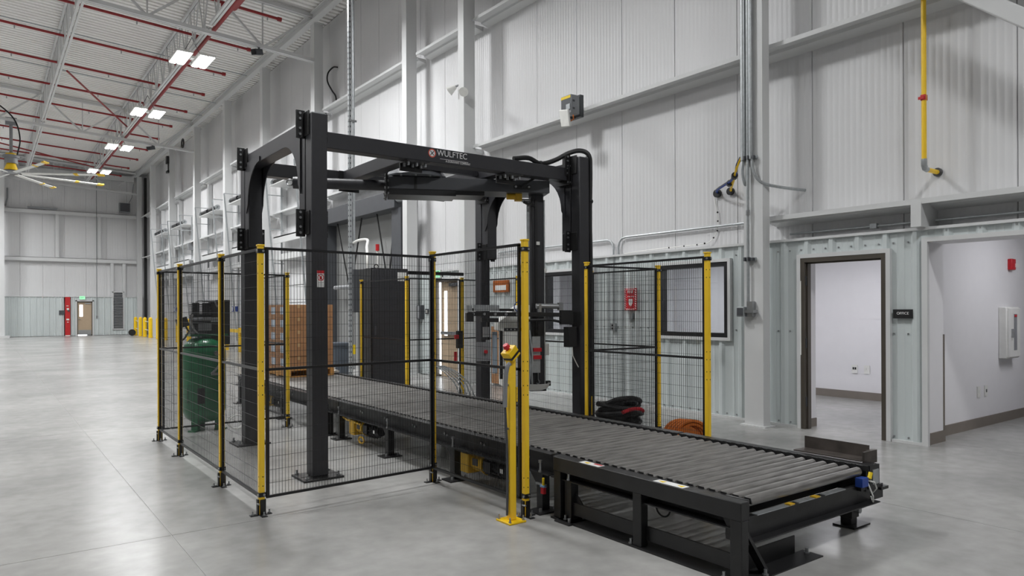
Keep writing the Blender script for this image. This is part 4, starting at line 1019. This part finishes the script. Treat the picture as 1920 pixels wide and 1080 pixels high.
solo('power_conduit', MB().hose([(5.72, 12.2, 2.31), (5.72, 12.2, 2.5), (5.85, 12.5, 2.75), (6.05, 12.9, 2.92), (6.2, 13.6, 2.98), (6.25, 14.0, 2.96)], .026, 8), M['white'], 'white hose arching from the strut column onto the black cabinet', 'conduit')
t = thing('strut_column', 'galvanised perforated strut column rising to the roof beside the black cabinet', 'strut', (6.25, 14.05, 0))
part('strut', MB().box(6.17, 6.23, 14.03, 14.09, .01, 10.4), M['galv'], t)
mb = MB()
k = .1
while k < 8: mb.box(6.168, 6.171, 14.045, 14.075, k, k + .035); mb.box(6.19, 6.21, 14.028, 14.031, k, k + .04); k += .11
part('strut_slots', mb, M['dgrey'], t, kind='stuff')
part('conduit', MB().cyl((6.28, 14.05, .3), (6.28, 14.05, 10.4), .028, 10), M['galv'], t)
mb = MB()
for z in (2.95, 4.2, 5.5): mb.box(6.15, 6.33, 14.0, 14.03, z, z + .04)
part('strut_clamp', mb, M['steel'], t)
part('disconnect_box', MB().box(6.24, 6.36, 13.96, 14.02, 1.5, 2.4), M['dgrey'], t)
part('yellow_tape', MB().cyl((6.28, 14.05, .62), (6.28, 14.05, .82), .031, 10), M['tyellow'], t)
part('foot_plate', MB().box(6.12, 6.36, 13.98, 14.14, 0, .012), M['galv'], t)
# ------------------------------------------------------------------ grey roll door
t = thing('roll_door', 'dark grey high speed roll door with a long grey header housing on the right wall', 'roll door', (8.5, 18.2, 0))
part('housing', MB().box(8.1, 8.74, 15.75, 20.75, 4.06, 4.5), M['dgrey'], t, bevel=.01)
part('side_column', MB().box(8.2, 8.36, 15.6, 16.1, 0, 4.06), M['dgrey'], t); part('side_column', MB().box(8.2, 8.74, 20.3, 20.8, 0, 4.06), M['dgrey'], t)
part('curtain', MB().box(8.52, 8.56, 16.1, 20.3, .05, 4.1), M['dockgrey'], t)
part('drive_motor', MB().cyl((8.2, 15.7, 4.3), (8.2, 15.35, 4.3), .12, 14), M['galv'], t)
part('bottom_bar', MB().cyl((8.3, 19.9, 2.2), (8.3, 16.2, 2.2), .06, 10), M['grey'], t)
mb = MB()
for a, b in (((8.3, 19.7, 4.06), (8.3, 18.9, 2.2)), ((8.3, 18.05, 4.06), (8.3, 18.75, 2.2)), ((8.3, 17.12, 4.06), (8.3, 16.5, 2.2)), ((8.3, 16.1, 4.06), (8.3, 16.45, 2.2))): mb.cyl(a, b, .022, 6)
part('pull_strap', mb, M['rubber'], t)
# trash can
c = (6.35, 14.95, 0)
t = thing('trash_can', 'dark grey round plastic bin behind the far conveyor, beside the strut column', 'bin', c)
part('body', MB().lathe(c, [(.2, .02), (.26, .8), (.27, .8)], 22), M['bin'], t)
part('rim', MB().lathe(c, [(.262, .78), (.295, .78), (.295, .83), (.262, .83)], 22), M['bin'], t)
part('handle', MB().box(c[0] - .36, c[0] - .26, c[1] - .06, c[1] + .06, .62, .68), M['bin'], t)
# ------------------------------------------------------------------ dock doors along the right wall
edges = [(21.35, 26.0), (26.4, 31.0), (31.4, 36.2), (36.6, 41.9), (42.3, 47.2)]
so = [(27.9, None), (30.6, 32.38), (35.46, 38.7), (41.67, 43.39), (46.36, 48.25), (51.06, None)]
doors = [(22.3, 25.2), (27.9, 30.5), (32.38, 35.46), (38.7, 41.67), (43.39, 46.36)]
for i, (a, b) in enumerate(doors):
    t = thing('dock_door', 'white dock door with raised tracks and dark spring, %s one beyond the roll door' % ORD[i], 'dock door', (8.6, (a + b) / 2, 0), group='dock doors along the right wall')
    for k in range(5): part('door_panel', MB().box(8.6, 8.66, a + .05, b - .05, .02 + k * .6, .60 + k * .6), M['panel'], t, bevel=.01)
    part('header', MB().box(8.3, 8.74, a - .2, b + .2, 3.3, 3.5).box(8.3, 8.74, a - .2, b + .2, 4.1, 4.14).box(8.3, 8.34, a - .2, b + .2, 3.9, 4.14), M['trim'], t)
    for y in (a, b):
        mb = MB().bar((7.95, y, 6.35), (8.45, y, .3), .05, .05).bar((8.52, y, 6.3), (8.52, y, .1), .05, .05)
        for z, xx in ((6.35, 7.95), (5.6, 8.01), (4.4, 8.11), (3.2, 8.21)): mb.bar((xx, y, z), (8.6, y, z), .04, .03)
        part('track', mb, M['galv'], t)
    ym = (a + b) / 2
    sp = part('spring_shaft', MB().cyl((8.2, a + .1, 6.04), (8.2, b - .1, 6.04), .03, 8), M['steel'], t)
    for s_ in (-1, 1): part('torsion_spring', MB().cyl((8.2, ym + s_ * .15, 6.04), (8.2, ym + s_ * 1.15, 6.04), .10, 12), M['iron'], sp)
    part('cable_drum', MB().cyl((8.2, a + .1, 6.04), (8.2, a + .18, 6.04), .11, 14).cyl((8.2, b - .18, 6.04), (8.2, b - .1, 6.04), .11, 14), M['galv'], sp)
    part('spring_bracket', MB().prism([(8.15, 5.93), (8.74, 5.93), (8.74, 5.5)], 1, ym - .02, ym + .02).box(8.1, 8.74, a, b, 5.9, 5.93), M['trim'], t)
    part('vision_stub', MB().box(8.55, 8.74, a - .2, a - .08, 4.2, 7.5).box(8.55, 8.74, b + .08, b + .2, 4.2, 7.5), M['trim'], t)
    part('operator_box', MB().box(8.3, 8.6, a - .25, a - .03, 4.6, 4.95), M['grey'], t)
    part('status_screen', MB().box(8.3, 8.55, b + .06, b + .24, 1.5, 1.72), M['blue'], t)
    part('screen_face', MB().box(8.295, 8.3, b + .08, b + .22, 1.53, 1.69), M['paper'], t)
for i, yb in enumerate((50.4, 48.7, 47.2, 45.4, 43.2, 41.2, 38.2, 35.9, 31.9)):
    t = thing('bollard', 'yellow steel bollard on the floor in front of the dock doors', 'bollard', (7.75, yb, 0), group='yellow dock bollards')
    part('post', MB().cyl((7.75, yb, 0), (7.75, yb, 1.1), .105, 16).ball((7.75, yb, 1.08), .1, 12), M['yellow2'], t)
    part('band', MB().cyl((7.75, yb, .02), (7.75, yb, .06), .12, 16), M['yellow2'], t)
for i, (ya, yb) in enumerate(((50.4, 48.7), (47.2, 45.4), (38.2, 35.9))):
    solo('barrier_chain', MB().tube([(7.75, ya, .95), (7.75, (ya + yb) / 2, .9), (7.75, yb, .95)], .02, 5).tube([(7.75, ya, .45), (7.75, (ya + yb) / 2, .42), (7.75, yb, .45)], .02, 5), M['white'], 'pair of white chains between two yellow bollards, %s pair from the far corner' % ORD[i], 'chain')
t = thing('yellow_guard_rail', 'low yellow guard rail on the floor far behind the green compressor', 'guard rail', (7.7, 28.5, 0))
part('rail', MB().box(7.65, 7.75, 25.5, 31.0, .72, .84), M['yellow2'], t)
for y in (25.6, 27.4, 29.2, 30.9): part('post', MB().box(7.64, 7.76, y - .06, y + .06, 0, .9), M['yellow2'], t)
solo('floor_reel', MB().cyl((7.5, 50.0, .2), (7.5, 50.15, .2), .2, 16), M['rubber'], 'black round reel on the floor beside the farthest yellow bollard', 'reel')
# ------------------------------------------------------------------ ceiling fan
R0 = V((.974, 36.7, 0)); fw_ = V((math.sin(YAW), math.cos(YAW), 0)); rt_ = V((math.cos(YAW), -math.sin(YAW), 0))
t = thing('ceiling_fan', 'large eight blade industrial ceiling fan with yellow blade tips', 'fan', (R0.x, R0.y, 7.37))
part('drop_rod', MB().cyl((R0.x, R0.y, 8.0), (R0.x, R0.y, 9.45), .06, 10).box(R0.x - .2, R0.x + .2, R0.y - .12, R0.y + .12, 9.4, 9.7), M['grey'], t)
part('motor', MB().cyl((R0.x, R0.y, 7.78), (R0.x, R0.y, 8.02), .24, 16).cyl((R0.x, R0.y, 8.02), (R0.x, R0.y, 8.12), .3, 16), M['grey'], t)
part('gear_housing', MB().cyl((R0.x, R0.y, 7.5), (R0.x, R0.y, 7.78), .26, 16, .16).cyl((R0.x, R0.y, 8.12), (R0.x, R0.y, 8.2), .2, 16), M['yellow2'], t)
part('hub_plate', MB().cyl((R0.x, R0.y, 7.4), (R0.x, R0.y, 7.46), .32, 16), M['grey'], t)
part('power_cable', MB().hose([(R0.x + .2, R0.y - .3, 8.1), (R0.x + .3, R0.y - .35, 8.8), (R0.x + .1, R0.y - .3, 9.6), (R0.x - .5, R0.y - .2, 10.2), (R0.x - 1.2, R0.y, 10.6)], .03, 6), M['rubber'], t)
for k in range(8):
    th = math.radians(-8 + 45 * k); d = fw_ * math.cos(th) + rt_ * math.sin(th); n = V((-d.y, d.x, 0)); u = (U * .97 + n * .22).normalized(); n2 = u.cross(d).normalized()
    o_ = R0 + U * 7.37
    bl = part('blade', MB().obox(o_ + d * 1.9, (d, n2, u), (3.0, .15, .025)), M['white'], t)
    part('blade_tip', MB().obox(o_ + d * 3.53, (d, n2, u), (.26, .2, .045)), M['yellow2'], bl)
    part('flap_clip', MB().obox(o_ + d * 2.55, (d, n2, u), (.16, .19, .035)), M['yellow2'], bl)
# ------------------------------------------------------------------ wall mounted things
t = thing('reader_box', 'small grey enclosure with yellow stripe mounted on the wall girt', 'enclosure', (8.1, 9.28, 5.0))
part('enclosure', MB().box(8.06, 8.26, 9.16, 9.42, 4.9, 5.22), M['grey'], t, bevel=.008)
part('mount_plate', MB().box(8.26, 8.34, 9.15, 9.43, 4.86, 5.24), M['dgrey'], t)
part('window', MB().box(8.055, 8.06, 9.17, 9.41, 4.95, 5.16), M['dgrey'], t)
part('yellow_stripe', MB().box(8.052, 8.06, 9.17, 9.41, 5.16, 5.205), M['tyellow'], t)
part('label', MB().box(8.05, 8.056, 9.18, 9.28, 4.97, 5.06), M['galv'], t)
part('latch', MB().box(8.1, 8.14, 9.15, 9.16, 5.1, 5.13).box(8.1, 8.14, 9.15, 9.16, 4.97, 5.0), M['dgrey'], t)
t2 = thing('flat_antenna', 'white square panel antenna tilted in front of the grey enclosure', 'antenna', (7.98, 9.2, 4.78))
aa = V((-.85, .1, -.25)).normalized(); ab = V((.15, .98, .2)).normalized(); ac = aa.cross(ab).normalized()
part('panel', MB().obox((7.97, 9.21, 4.80), (aa, ab, ac), (.04, .28, .28)), M['white'], t2, bevel=.012)
part('arm', MB().bar((7.99, 9.2, 4.8), (8.2, 9.22, 4.85), .04, .04), M['iron'], t2)
part('cable', MB().tube([(8.1, 9.15, 4.86), (8.08, 9.12, 4.78), (8.02, 9.14, 4.74)], .012, 5), M['orange'], t2)
# conduits on the near column
t = thing('conduit_bundle', 'group of grey conduits clamped to the near white column', 'conduit', (8.1, 5.68, 3.4))
for y, r, z0 in ((5.745, .036, 3.5), (5.678, .02, 1.6), (5.632, .026, 3.5)):
    part('conduit', MB().cyl((8.07, y, z0), (8.07, y, 10.2), r, 12), M['galv'], t)
for z, y0, y1 in ((3.5, 5.56, 5.79), (2.17, 5.58, 5.75), (8.0, 5.56, 5.79)):
    cl_ = part('strut_clamp', MB().box(8.085, 8.12, y0, y1, z, z + .045), M['galv'], t)
    part('clamp_nut', MB().box(8.03, 8.09, 5.70, 5.72, z, z + .05).box(8.03, 8.09, 5.65, 5.66, z, z + .05).box(8.04, 8.09, y0 + .01, y0 + .04, z, z + .04), M['dgrey'], cl_)
part('coupling', MB().cyl((8.07, 5.678, 2.77), (8.07, 5.678, 2.84), .028, 10), M['steel'], t)
part('switch_box', MB().box(8.0, 8.1, 5.70, 5.81, 1.44, 1.57), M['galv'], t, bevel=.006)
part('box_face', MB().box(7.994, 8.0, 5.71, 5.80, 1.455, 1.555), M['dgrey'], t)
part('cover_plate', MB().box(8.05, 8.115, 5.6, 5.69, 1.44, 1.64).box(8.02, 8.12, 5.57, 5.7, 1.49, 1.53), M['steel'], t)
part('bent_conduit', MB().hose([(8.07, 5.61, 3.5), (8.07, 5.6, 3.38), (8.09, 5.55, 3.24), (8.16, 5.47, 3.16), (8.4, 5.35, 3.12), (8.74, 5.27, 3.11)], .02, 8).hose([(8.07, 5.745, 3.5), (8.07, 5.76, 3.35), (8.09, 5.74, 3.2), (8.12, 5.72, 3.18)], .02, 8), M['galv'], t)
# cables from the column to the wall
t = thing('cable_bundle', 'blue and yellow cables swooping from the column into black wall grommets', 'cables', (8.4, 6.1, 3.3))
random.seed(5)
for k, c_ in enumerate(('yellow2', 'yellow2', 'blue', 'dgrey', 'blue', 'dgrey')):
    e = (6.43 if c_ == 'yellow2' else 6.66); o_ = random.uniform(-.02, .02)
    part('cable', MB().hose([(8.07, 5.77 + o_, 3.55), (8.1, 5.85 + o_, 3.45 + o_), (8.3, 6.05 + o_, 3.33 + o_), (8.55, e - .15 + o_, 3.26 + o_), (8.74, e + o_, 3.25 + o_)], .016, 6), M[c_], t)
part('grommet', MB().cyl((8.70, 6.66, 3.25), (8.75, 6.66, 3.25), .06, 16), M['iron'], t); part('grommet', MB().cyl((8.70, 6.43, 3.25), (8.75, 6.43, 3.25), .055, 16), M['iron'], t)
part('cable_tie', MB().cyl((8.24, 6.0, 3.37), (8.28, 6.04, 3.35), .045, 8).cyl((8.4, 6.2, 3.31), (8.44, 6.24, 3.3), .045, 8), M['iron'], t)
t = thing('data_cable', 'thin white cable with black ties drooping down the wall and along the trim', 'cable', (8.7, 6.7, 2.8))
pts = [(8.72, 6.70, 3.2), (8.72, 6.69, 3.1), (8.72, 6.655, 2.95), (8.72, 6.645, 2.84), (8.72, 6.66, 2.7), (8.71, 6.72, 2.6), (8.70, 6.82, 2.53), (8.68, 7.0, 2.515), (8.68, 7.6, 2.51), (8.68, 8.2, 2.495), (8.6, 8.45, 2.47)]
part('cable', MB().hose(pts, .007, 5, 3), M['white'], t)
for p in ((8.72, 6.655, 2.97), (8.72, 6.65, 2.84), (8.72, 6.66, 2.7), (8.71, 6.72, 2.6), (8.68, 7.0, 2.515), (8.68, 7.25, 2.513), (8.68, 7.55, 2.51), (8.68, 6.86, 2.525)): part('cable_tie', MB().ball(p, .014, 6), M['iron'], t)
solo('wall_conduit', MB().tube([(8.7, 5.78, 2.76), (8.7, 8.5, 2.76), (8.7, 8.6, 2.74), (8.7, 8.66, 2.68), (8.7, 8.68, 2.6), (8.7, 8.68, 2.47)], .018, 8), M['galv'], 'grey conduit running level from the column then bending down, right one of two', 'conduit')
solo('wall_conduit', MB().tube([(8.7, 12.2, 2.74), (8.7, 8.95, 2.74), (8.7, 8.87, 2.72), (8.7, 8.82, 2.66), (8.7, 8.80, 2.6), (8.7, 8.80, 2.47)], .018, 8), M['galv'], 'grey conduit bending down beside the wrapper leg, left one of two', 'conduit')
solo('ledge_conduit', MB().cyl((8.6, 5.4, 2.53), (8.6, 3.78, 2.53), .014, 6).cyl((8.6, 3.6, 2.53), (8.6, -2, 2.53), .014, 6).box(8.57, 8.63, 4.25, 4.33, 2.5, 2.56), M['galv'], 'thin conduit lying along the ledge over the office door', 'conduit')
t = thing('gas_pipe', 'vertical yellow gas pipe with red valve on the upper right wall', 'gas pipe', (8.4, 3.635, 3.1))
part('pipe', MB().cyl((8.4, 3.635, 3.16), (8.4, 3.635, 9.9), .026, 12), M['yellow'], t)
part('elbow', MB().tube([(8.4, 3.635, 3.2), (8.4, 3.635, 3.13), (8.42, 3.635, 3.1), (8.47, 3.635, 3.09)], .032, 10), M['galv'], t)
part('branch', MB().cyl((8.46, 3.635, 3.09), (8.75, 3.635, 3.09), .026, 10), M['yellow'], t)
part('wall_flange', MB().cyl((8.72, 3.635, 3.09), (8.75, 3.635, 3.09), .05, 12), M['dgrey'], t)
part('valve', MB().box(8.37, 8.43, 3.61, 3.66, 3.85, 3.91).box(8.36, 8.37, 3.62, 3.68, 3.86, 3.89), M['fire'], t)
# signs
def sign_text(body, size, m, x, y, z, parent, **kw):
    return text('lettering', body, size, m, face_mx((x, y, z), (0, -1, 0), (0, 0, 1)), parent, **kw)
t = thing('office_sign', 'small black OFFICE sign to the right of the open doorway', 'sign', (8.455, 3.9, 1.48))
part('plate', MB().box(8.455, 8.47, 3.789, 4.006, 1.427, 1.531), M['iron'], t)
sign_text('OFFICE', .042, M['text'], 8.4535, 3.897, 1.464, t, align='CENTER', font_scale=1.0)
t = thing('fire_sign', 'red FIRE extinguisher sign with white arrow behind the right mesh fence', 'sign', (8.45, 8.16, 1.7))
part('plate', MB().box(8.445, 8.46, 8.03, 8.29, 1.53, 1.885), M['signred'], t)
mb = MB()
for yv in (8.05, 8.27):
    for k in range(9): mb.obox((8.4435, yv, 1.56 + k * .037), ((1, 0, 0), (0, .8, .6), (0, -.6, .8)), (.002, .034, .011))
for zv in (1.545, 1.87):
    for k in range(6): mb.obox((8.4435, 8.08 + k * .033, zv), ((1, 0, 0), (0, .8, .6), (0, -.6, .8)), (.002, .03, .008))
part('border_stripes', mb, M['text'], t, kind='stuff')
part('arrow', MB().prism([(8.115, 1.71), (8.205, 1.71), (8.205, 1.64), (8.16, 1.585), (8.115, 1.64)], 0, 8.4435, 8.445), M['text'], t)
sign_text('FIRE', .07, M['text'], 8.4432, 8.16, 1.79, t, align='CENTER')
sign_text('EXTINGUISHER', .026, M['text'], 8.4432, 8.16, 1.735, t, align='CENTER', font_scale=.85)
part('hook', MB().box(8.44, 8.5, 8.13, 8.18, 1.38, 1.48).box(8.43, 8.48, 8.145, 8.165, 1.33, 1.38), M['galv'], t)
t = thing('wall_outlet', 'small silver outlet box on the ribbed wall below and left of the FIRE sign', 'outlet', (8.46, 8.58, 1.25))
part('box', MB().box(8.44, 8.5, 8.53, 8.62, 1.19, 1.31), M['galv'], t); part('sockets', MB().box(8.436, 8.44, 8.56, 8.59, 1.26, 1.29).box(8.436, 8.44, 8.56, 8.59, 1.21, 1.24), M['dark'], t)
part('conduit', MB().cyl((8.48, 8.575, 1.31), (8.48, 8.575, 2.42), .012, 6), M['galv'], t)
t = thing('breaker_box', 'dark grey electrical panel left of the exit door', 'electrical box', (8.45, 15.1, 1.48))
part('enclosure', MB().box(8.38, 8.5, 14.98, 15.24, 1.32, 1.66), M['dgrey'], t, bevel=.006)
part('door', MB().box(8.37, 8.38, 15.0, 15.22, 1.34, 1.64), M['grey'], t)
t = thing('card_reader', 'small dark switch right of the grey electrical panel', 'switch', (8.47, 14.83, 1.5))
part('plate', MB().box(8.47, 8.5, 14.76, 14.9, 1.45, 1.57), M['dgrey'], t); part('key', MB().box(8.462, 8.47, 14.8, 14.86, 1.48, 1.54), M['white'], t)
t = thing('exit_sign', 'green lit EXIT sign over the door near the roll door', 'exit sign', (8.42, 14.25, 2.36))
part('housing', MB().box(8.41, 8.46, 14.1, 14.4, 2.28, 2.46), M['white'], t); part('face', MB().box(8.405, 8.41, 14.11, 14.39, 2.29, 2.45), M['exit'], t)
sign_text('EXIT', .13, mat('exit_green', (20, 120, 60), .5), 8.4035, 14.25, 2.32, t, align='CENTER', font_scale=.8)
t = thing('exit_sign', 'pale green EXIT sign over the tan door in the far end wall', 'exit sign', (5.03, 52.3, 2.4))
part('housing', MB().box(4.88, 5.2, yl - .12, yl - .06, 2.28, 2.5), M['white'], t); part('face', MB().box(4.89, 5.19, yl - .125, yl - .12, 2.29, 2.49), M['exit'], t)
text('lettering', 'EXIT', .14, bpy.data.materials['exit_green'], face_mx((5.04, yl - .127, 2.325), (1, 0, 0), (0, 0, 1)), t, align='CENTER', font_scale=.75)
t = thing('notice_board', 'orange bordered notice on the wall behind the wrapper leg', 'notice', (8.44, 11.77, 1.9))
part('board', MB().box(8.44, 8.46, 11.5, 12.03, 1.9, 2.14), M['orange'], t); part('sheet', MB().box(8.435, 8.44, 11.58, 11.95, 1.94, 2.04), M['paper'], t)
solo('wooden_board', MB().box(8.40, 8.44, 11.45, 12.05, .04, 1.2), M['card'], 'tan board leaning on the wall below the orange notice', 'board')
# hall and office fittings
t = thing('fire_alarm', 'red fire alarm strobe high on the white passage wall', 'alarm', (11.4, 3.8, 2.14))
part('body', MB().box(11.31, 11.45, 3.765, 3.82, 2.065, 2.215), M['signred'], t, bevel=.008); part('lens', MB().box(11.42, 11.52, 3.75, 3.8, 2.10, 2.15), M['white'], t)
t = thing('extinguisher_cabinet', 'white extinguisher cabinet with narrow window on the passage wall', 'cabinet', (11.2, 3.8, 1.2))
part('box', MB().box(10.98, 11.42, 3.72, 3.82, .86, 1.555), M['white'], t, bevel=.012); part('door', MB().box(11.0, 11.40, 3.7, 3.72, .88, 1.535), M['white'], t, bevel=.004)
part('window', MB().box(11.17, 11.27, 3.696, 3.7, .97, 1.46), M['grey'], t); part('handle', MB().box(11.08, 11.11, 3.67, 3.7, 1.14, 1.26), M['steel'], t)
part('label', MB().box(11.18, 11.26, 3.692, 3.696, 1.42, 1.45), M['signred'], t)
for x, l in ((10.32, 'white blank plate low on the passage wall, left of the socket'), (10.55, 'white socket plate low on the passage wall, right of the blank plate')):
    t = thing('wall_plate', l, 'outlet', (x, 3.81, .46)); part('plate', MB().box(x - .045, x + .045, 3.808, 3.82, .39, .53), M['white'], t)
    part('socket', MB().box(x - .015, x + .015, 3.805, 3.808, .44, .48), M['dgrey' if x > 10.5 else 'white'], t)
for y, l, c_ in ((6.30, 'white socket plate with dark sockets on the office back wall', 'iron'), (6.09, 'white switch plate on the office back wall, right of the socket', 'white')):
    t = thing('wall_plate', l, 'outlet', (11.94, y, .51)); part('plate', MB().box(11.935, 11.945, y - .05, y + .05, .44, .58), M['white'], t)
    part('socket', MB().box(11.93, 11.935, y - .03, y - .005, .5, .54).box(11.93, 11.935, y + .005, y + .03, .5, .54), M[c_], t)
# flood lights, cameras and small fittings
for x, y, z, l in ((8.1, 12.9, 6.3, 'small white flood light on the left edge of the wall column'), (8.1, 12.56, 6.15, 'small white flood light on the right edge of the wall column')):
    t = thing('flood_light', l, 'flood light', (x, y, z)); part('head', MB().cyl((x, y, z), (x - .1, y + (.12 if y > 12.6 else -.12), z - .1), .04, 12, .1), M['white'], t); part('arm', MB().bar((x, y, z), (x + .08, 12.73, z + .03), .03, .03), M['grey'], t)
for x, y, z, l in ((6.4, 21.0, 9.05, 'dark camera hanging from the nearest cross truss'), (6.25, 36.4, 9.08, 'dark camera hanging from the truss above the fan')):
    t = thing('security_camera', l, 'camera', (x, y, z)); part('body', MB().bar((x - .12, y - .1, z - .06), (x + .14, y + .1, z + .04), .16, .16), M['dgrey'], t); part('mount', MB().cyl((x + .08, y + .1, z), (x + .1, y + .1, z + .22), .03, 8), M['grey'], t)
    part('lens', MB().bar((x - .14, y - .12, z - .07), (x - .12, y - .1, z - .06), .13, .13), M['iron'], t)
solo('cable_coil', MB().tube([(7.6, 36.3 + .2 * math.cos(a), 9.45 + .2 * math.sin(a)) for a in [2*PI*k/18 for k in range(18)]], .035, 6, True), M['iron'], 'black cable coiled in a ring on the truss above the fan', 'cable')
solo('wall_sensor', MB().box(7.98, 8.1, 41.95, 42.25, 9.5, 9.9).box(8.06, 8.1, 42.05, 42.15, 9.1, 9.5).box(8.0, 8.1, 41.9, 42.3, 9.0, 9.12), M['iron'], 'black box high on a wall column past the fan truss', 'sensor')
solo('cable_tail', MB().hose([(8.7, 20.62, 8.95), (8.66, 20.85, 9.0), (8.62, 21.15, 8.9), (8.62, 21.2, 8.65), (8.64, 20.9, 8.3), (8.66, 20.65, 8.05), (8.66, 20.62, 7.72)], .025, 6), M['rubber'], 'black S shaped cable tail high on the wall above the wrapper', 'cable')
solo('blue_cable', MB().tube([(8.5, 5.95, 5.09), (8.4, 5.85, 5.2), (8.3, 5.77, 5.24)], .02, 6).tube([(8.5, 5.9, 5.09), (8.4, 5.82, 5.17), (8.3, 5.77, 5.18)], .02, 6), M['blue'], 'dark blue cable ends on the girt beside the near column', 'cable')
# ------------------------------------------------------------------ far wall things
t = thing('fire_column', 'bright red fire equipment column beside the far tan door', 'fire column', (4.25, yl, 0))
part('panel', MB().box(4.12, 4.39, yl - .1, FY - .02, .05, 2.43), M['fire'], t)
part('alarm_fitting', MB().box(4.2, 4.32, yl - .14, yl - .1, 1.62, 1.74).box(4.18, 4.33, yl - .14, yl - .1, .98, 1.08).box(4.22, 4.3, yl - .14, yl - .1, .84, .89).box(4.18, 4.3, yl - .13, yl - .1, 1.86, 1.9), M['white'], t)
part('bell', MB().cyl((4.31, yl - .1, 1.57), (4.31, yl - .17, 1.57), .06, 12), M['dgrey'], t)
part('foot', MB().box(4.12, 4.39, yl - .1, FY - .02, 0, .05), M['white'], t)
solo('wall_tablet', MB().box(3.8, 4.1, yl - .08, yl - .0, 1.33, 1.6), M['dgrey'], 'dark grey box on the far wall left of the red column', 'box', bevel=.01)
t = thing('speaker_box', 'grey square unit high on the far end wall near the corner', 'speaker', (7.45, FY, 8.3))
part('cabinet', MB().box(7.14, 7.76, FY - .4, FY - .02, 7.98, 8.58), M['grey'], t); part('grille', MB().box(7.17, 7.73, FY - .41, FY - .4, 8.01, 8.55), M['dgrey'], t)
part('cable', MB().tube([(7.7, FY - .1, 8.58), (7.9, FY - .1, 9.0), (8.0, FY - .1, 9.9)], .02, 5), M['grey'], t)
solo('thin_wall_pipe', MB().cyl((5.85, yl - .05, 1.25), (5.85, yl - .05, 10.2), .022, 6).box(5.8, 5.9, yl - .1, yl, 1.1, 1.25), M['grey'], 'thin grey vertical pipe on the far wall right of the tan door', 'pipe')
t = thing('round_column', 'white column with wide white foot at the far left', 'column', (.78, 51.4, 0)); part('shaft', MB().box(.55, 1.02, 51.2, 51.6, 0, 10.4), M['trim'], t); part('foot', MB().box(.35, 1.25, 51.0, 51.8, 0, .12), M['trim'], t)
solo('wall_bracket', MB().box(2.2, 3.75, FY - .35, FY - .3, 7.82, 7.95), M['grey'], 'grey strip on the upper girt of the far end wall', 'bracket')
solo('conduit_hook', MB().tube([(1.2, FY - .04, 9.0), (1.2, FY - .04, 8.4), (1.1, FY - .1, 7.9)], .05, 6), M['grey'], 'short grey hooked conduit on the far wall above the girt', 'conduit')
# ------------------------------------------------------------------ hoses on the right
t = thing('hose_pile', 'pile of coiled black corrugated hose on the floor behind the conveyor', 'hose', (6.0, 6.25, 0))
random.seed(11)
mb = MB()
for k in range(9):
    zz = .055 + .043 * k; r1 = .29 + random.uniform(-.03, .03); ox = random.uniform(-.03, .03); oy = random.uniform(-.03, .03)
    part('coil', MB().tube([(6.14 + ox + .95 * r1 * math.cos(a), 6.15 + oy + .85 * r1 * math.sin(a), zz + .02 * math.sin(a * 2 + k)) for a in [2*PI*i/24 for i in range(24)]], .026, 7, True), M['rubber'], t)
part('loose_end', MB().hose([(5.9, 6.24, .42), (5.9, 6.1, .43), (5.95, 5.97, .49), (6.12, 5.9, .50), (6.28, 5.93, .46), (6.38, 6.05, .42), (6.3, 6.2, .42), (6.1, 6.05, .43)], .03, 8), M['rubber'], t)
solo('red_hose', MB().hose([(5.90, 5.83, .36), (6.02, 5.82, .385), (6.16, 5.81, .38), (6.22, 5.81, .35)], .022, 8), M['signred'], 'bright red hose length lying in front of the black hose pile', 'hose')
t = thing('orange_hose_coil', 'orange brown coil of hose standing behind the right mesh panel', 'hose', (5.95, 4.95, 0))
for k in range(5):
    part('loop', MB().tube([(5.95 + (k - 2) * .028 * -.55 + .175 * math.cos(a) * .8, 4.95 + (k - 2) * .03 - .175 * math.cos(a) * .6, .195 + .175 * math.sin(a)) for a in [2*PI*i/24 for i in range(24)]], .018, 6, True), M['orange'], t)
    part('inner_loop', MB().tube([(5.95 + (k - 2) * .028 * -.55 + .14 * math.cos(a) * .8, 4.95 + (k - 2) * .03 - .14 * math.cos(a) * .6, .195 + .14 * math.sin(a)) for a in [2*PI*i/24 for i in range(24)]], .018, 6, True), M['orange'], t)
part('spool', MB().cyl(V((5.95, 4.95, .195)) - V((.6, .8, 0)) * .06, V((5.95, 4.95, .195)) + V((.6, .8, 0)) * .06, .125, 18), M['orange'], t)
t = thing('air_lines', 'bundle of grey air lines hanging down beside the far rear gate', 'air lines', (5.5, 8.95, 0))
for k in range(5): part('line', MB().hose([(5.35 + k * .03, 9.1, .72), (5.45 + k * .05, 9.0, .62), (5.58 + k * .06, 8.9, .42), (5.62 + k * .07, 8.85, .1)], .01, 5), M['galv'], t)
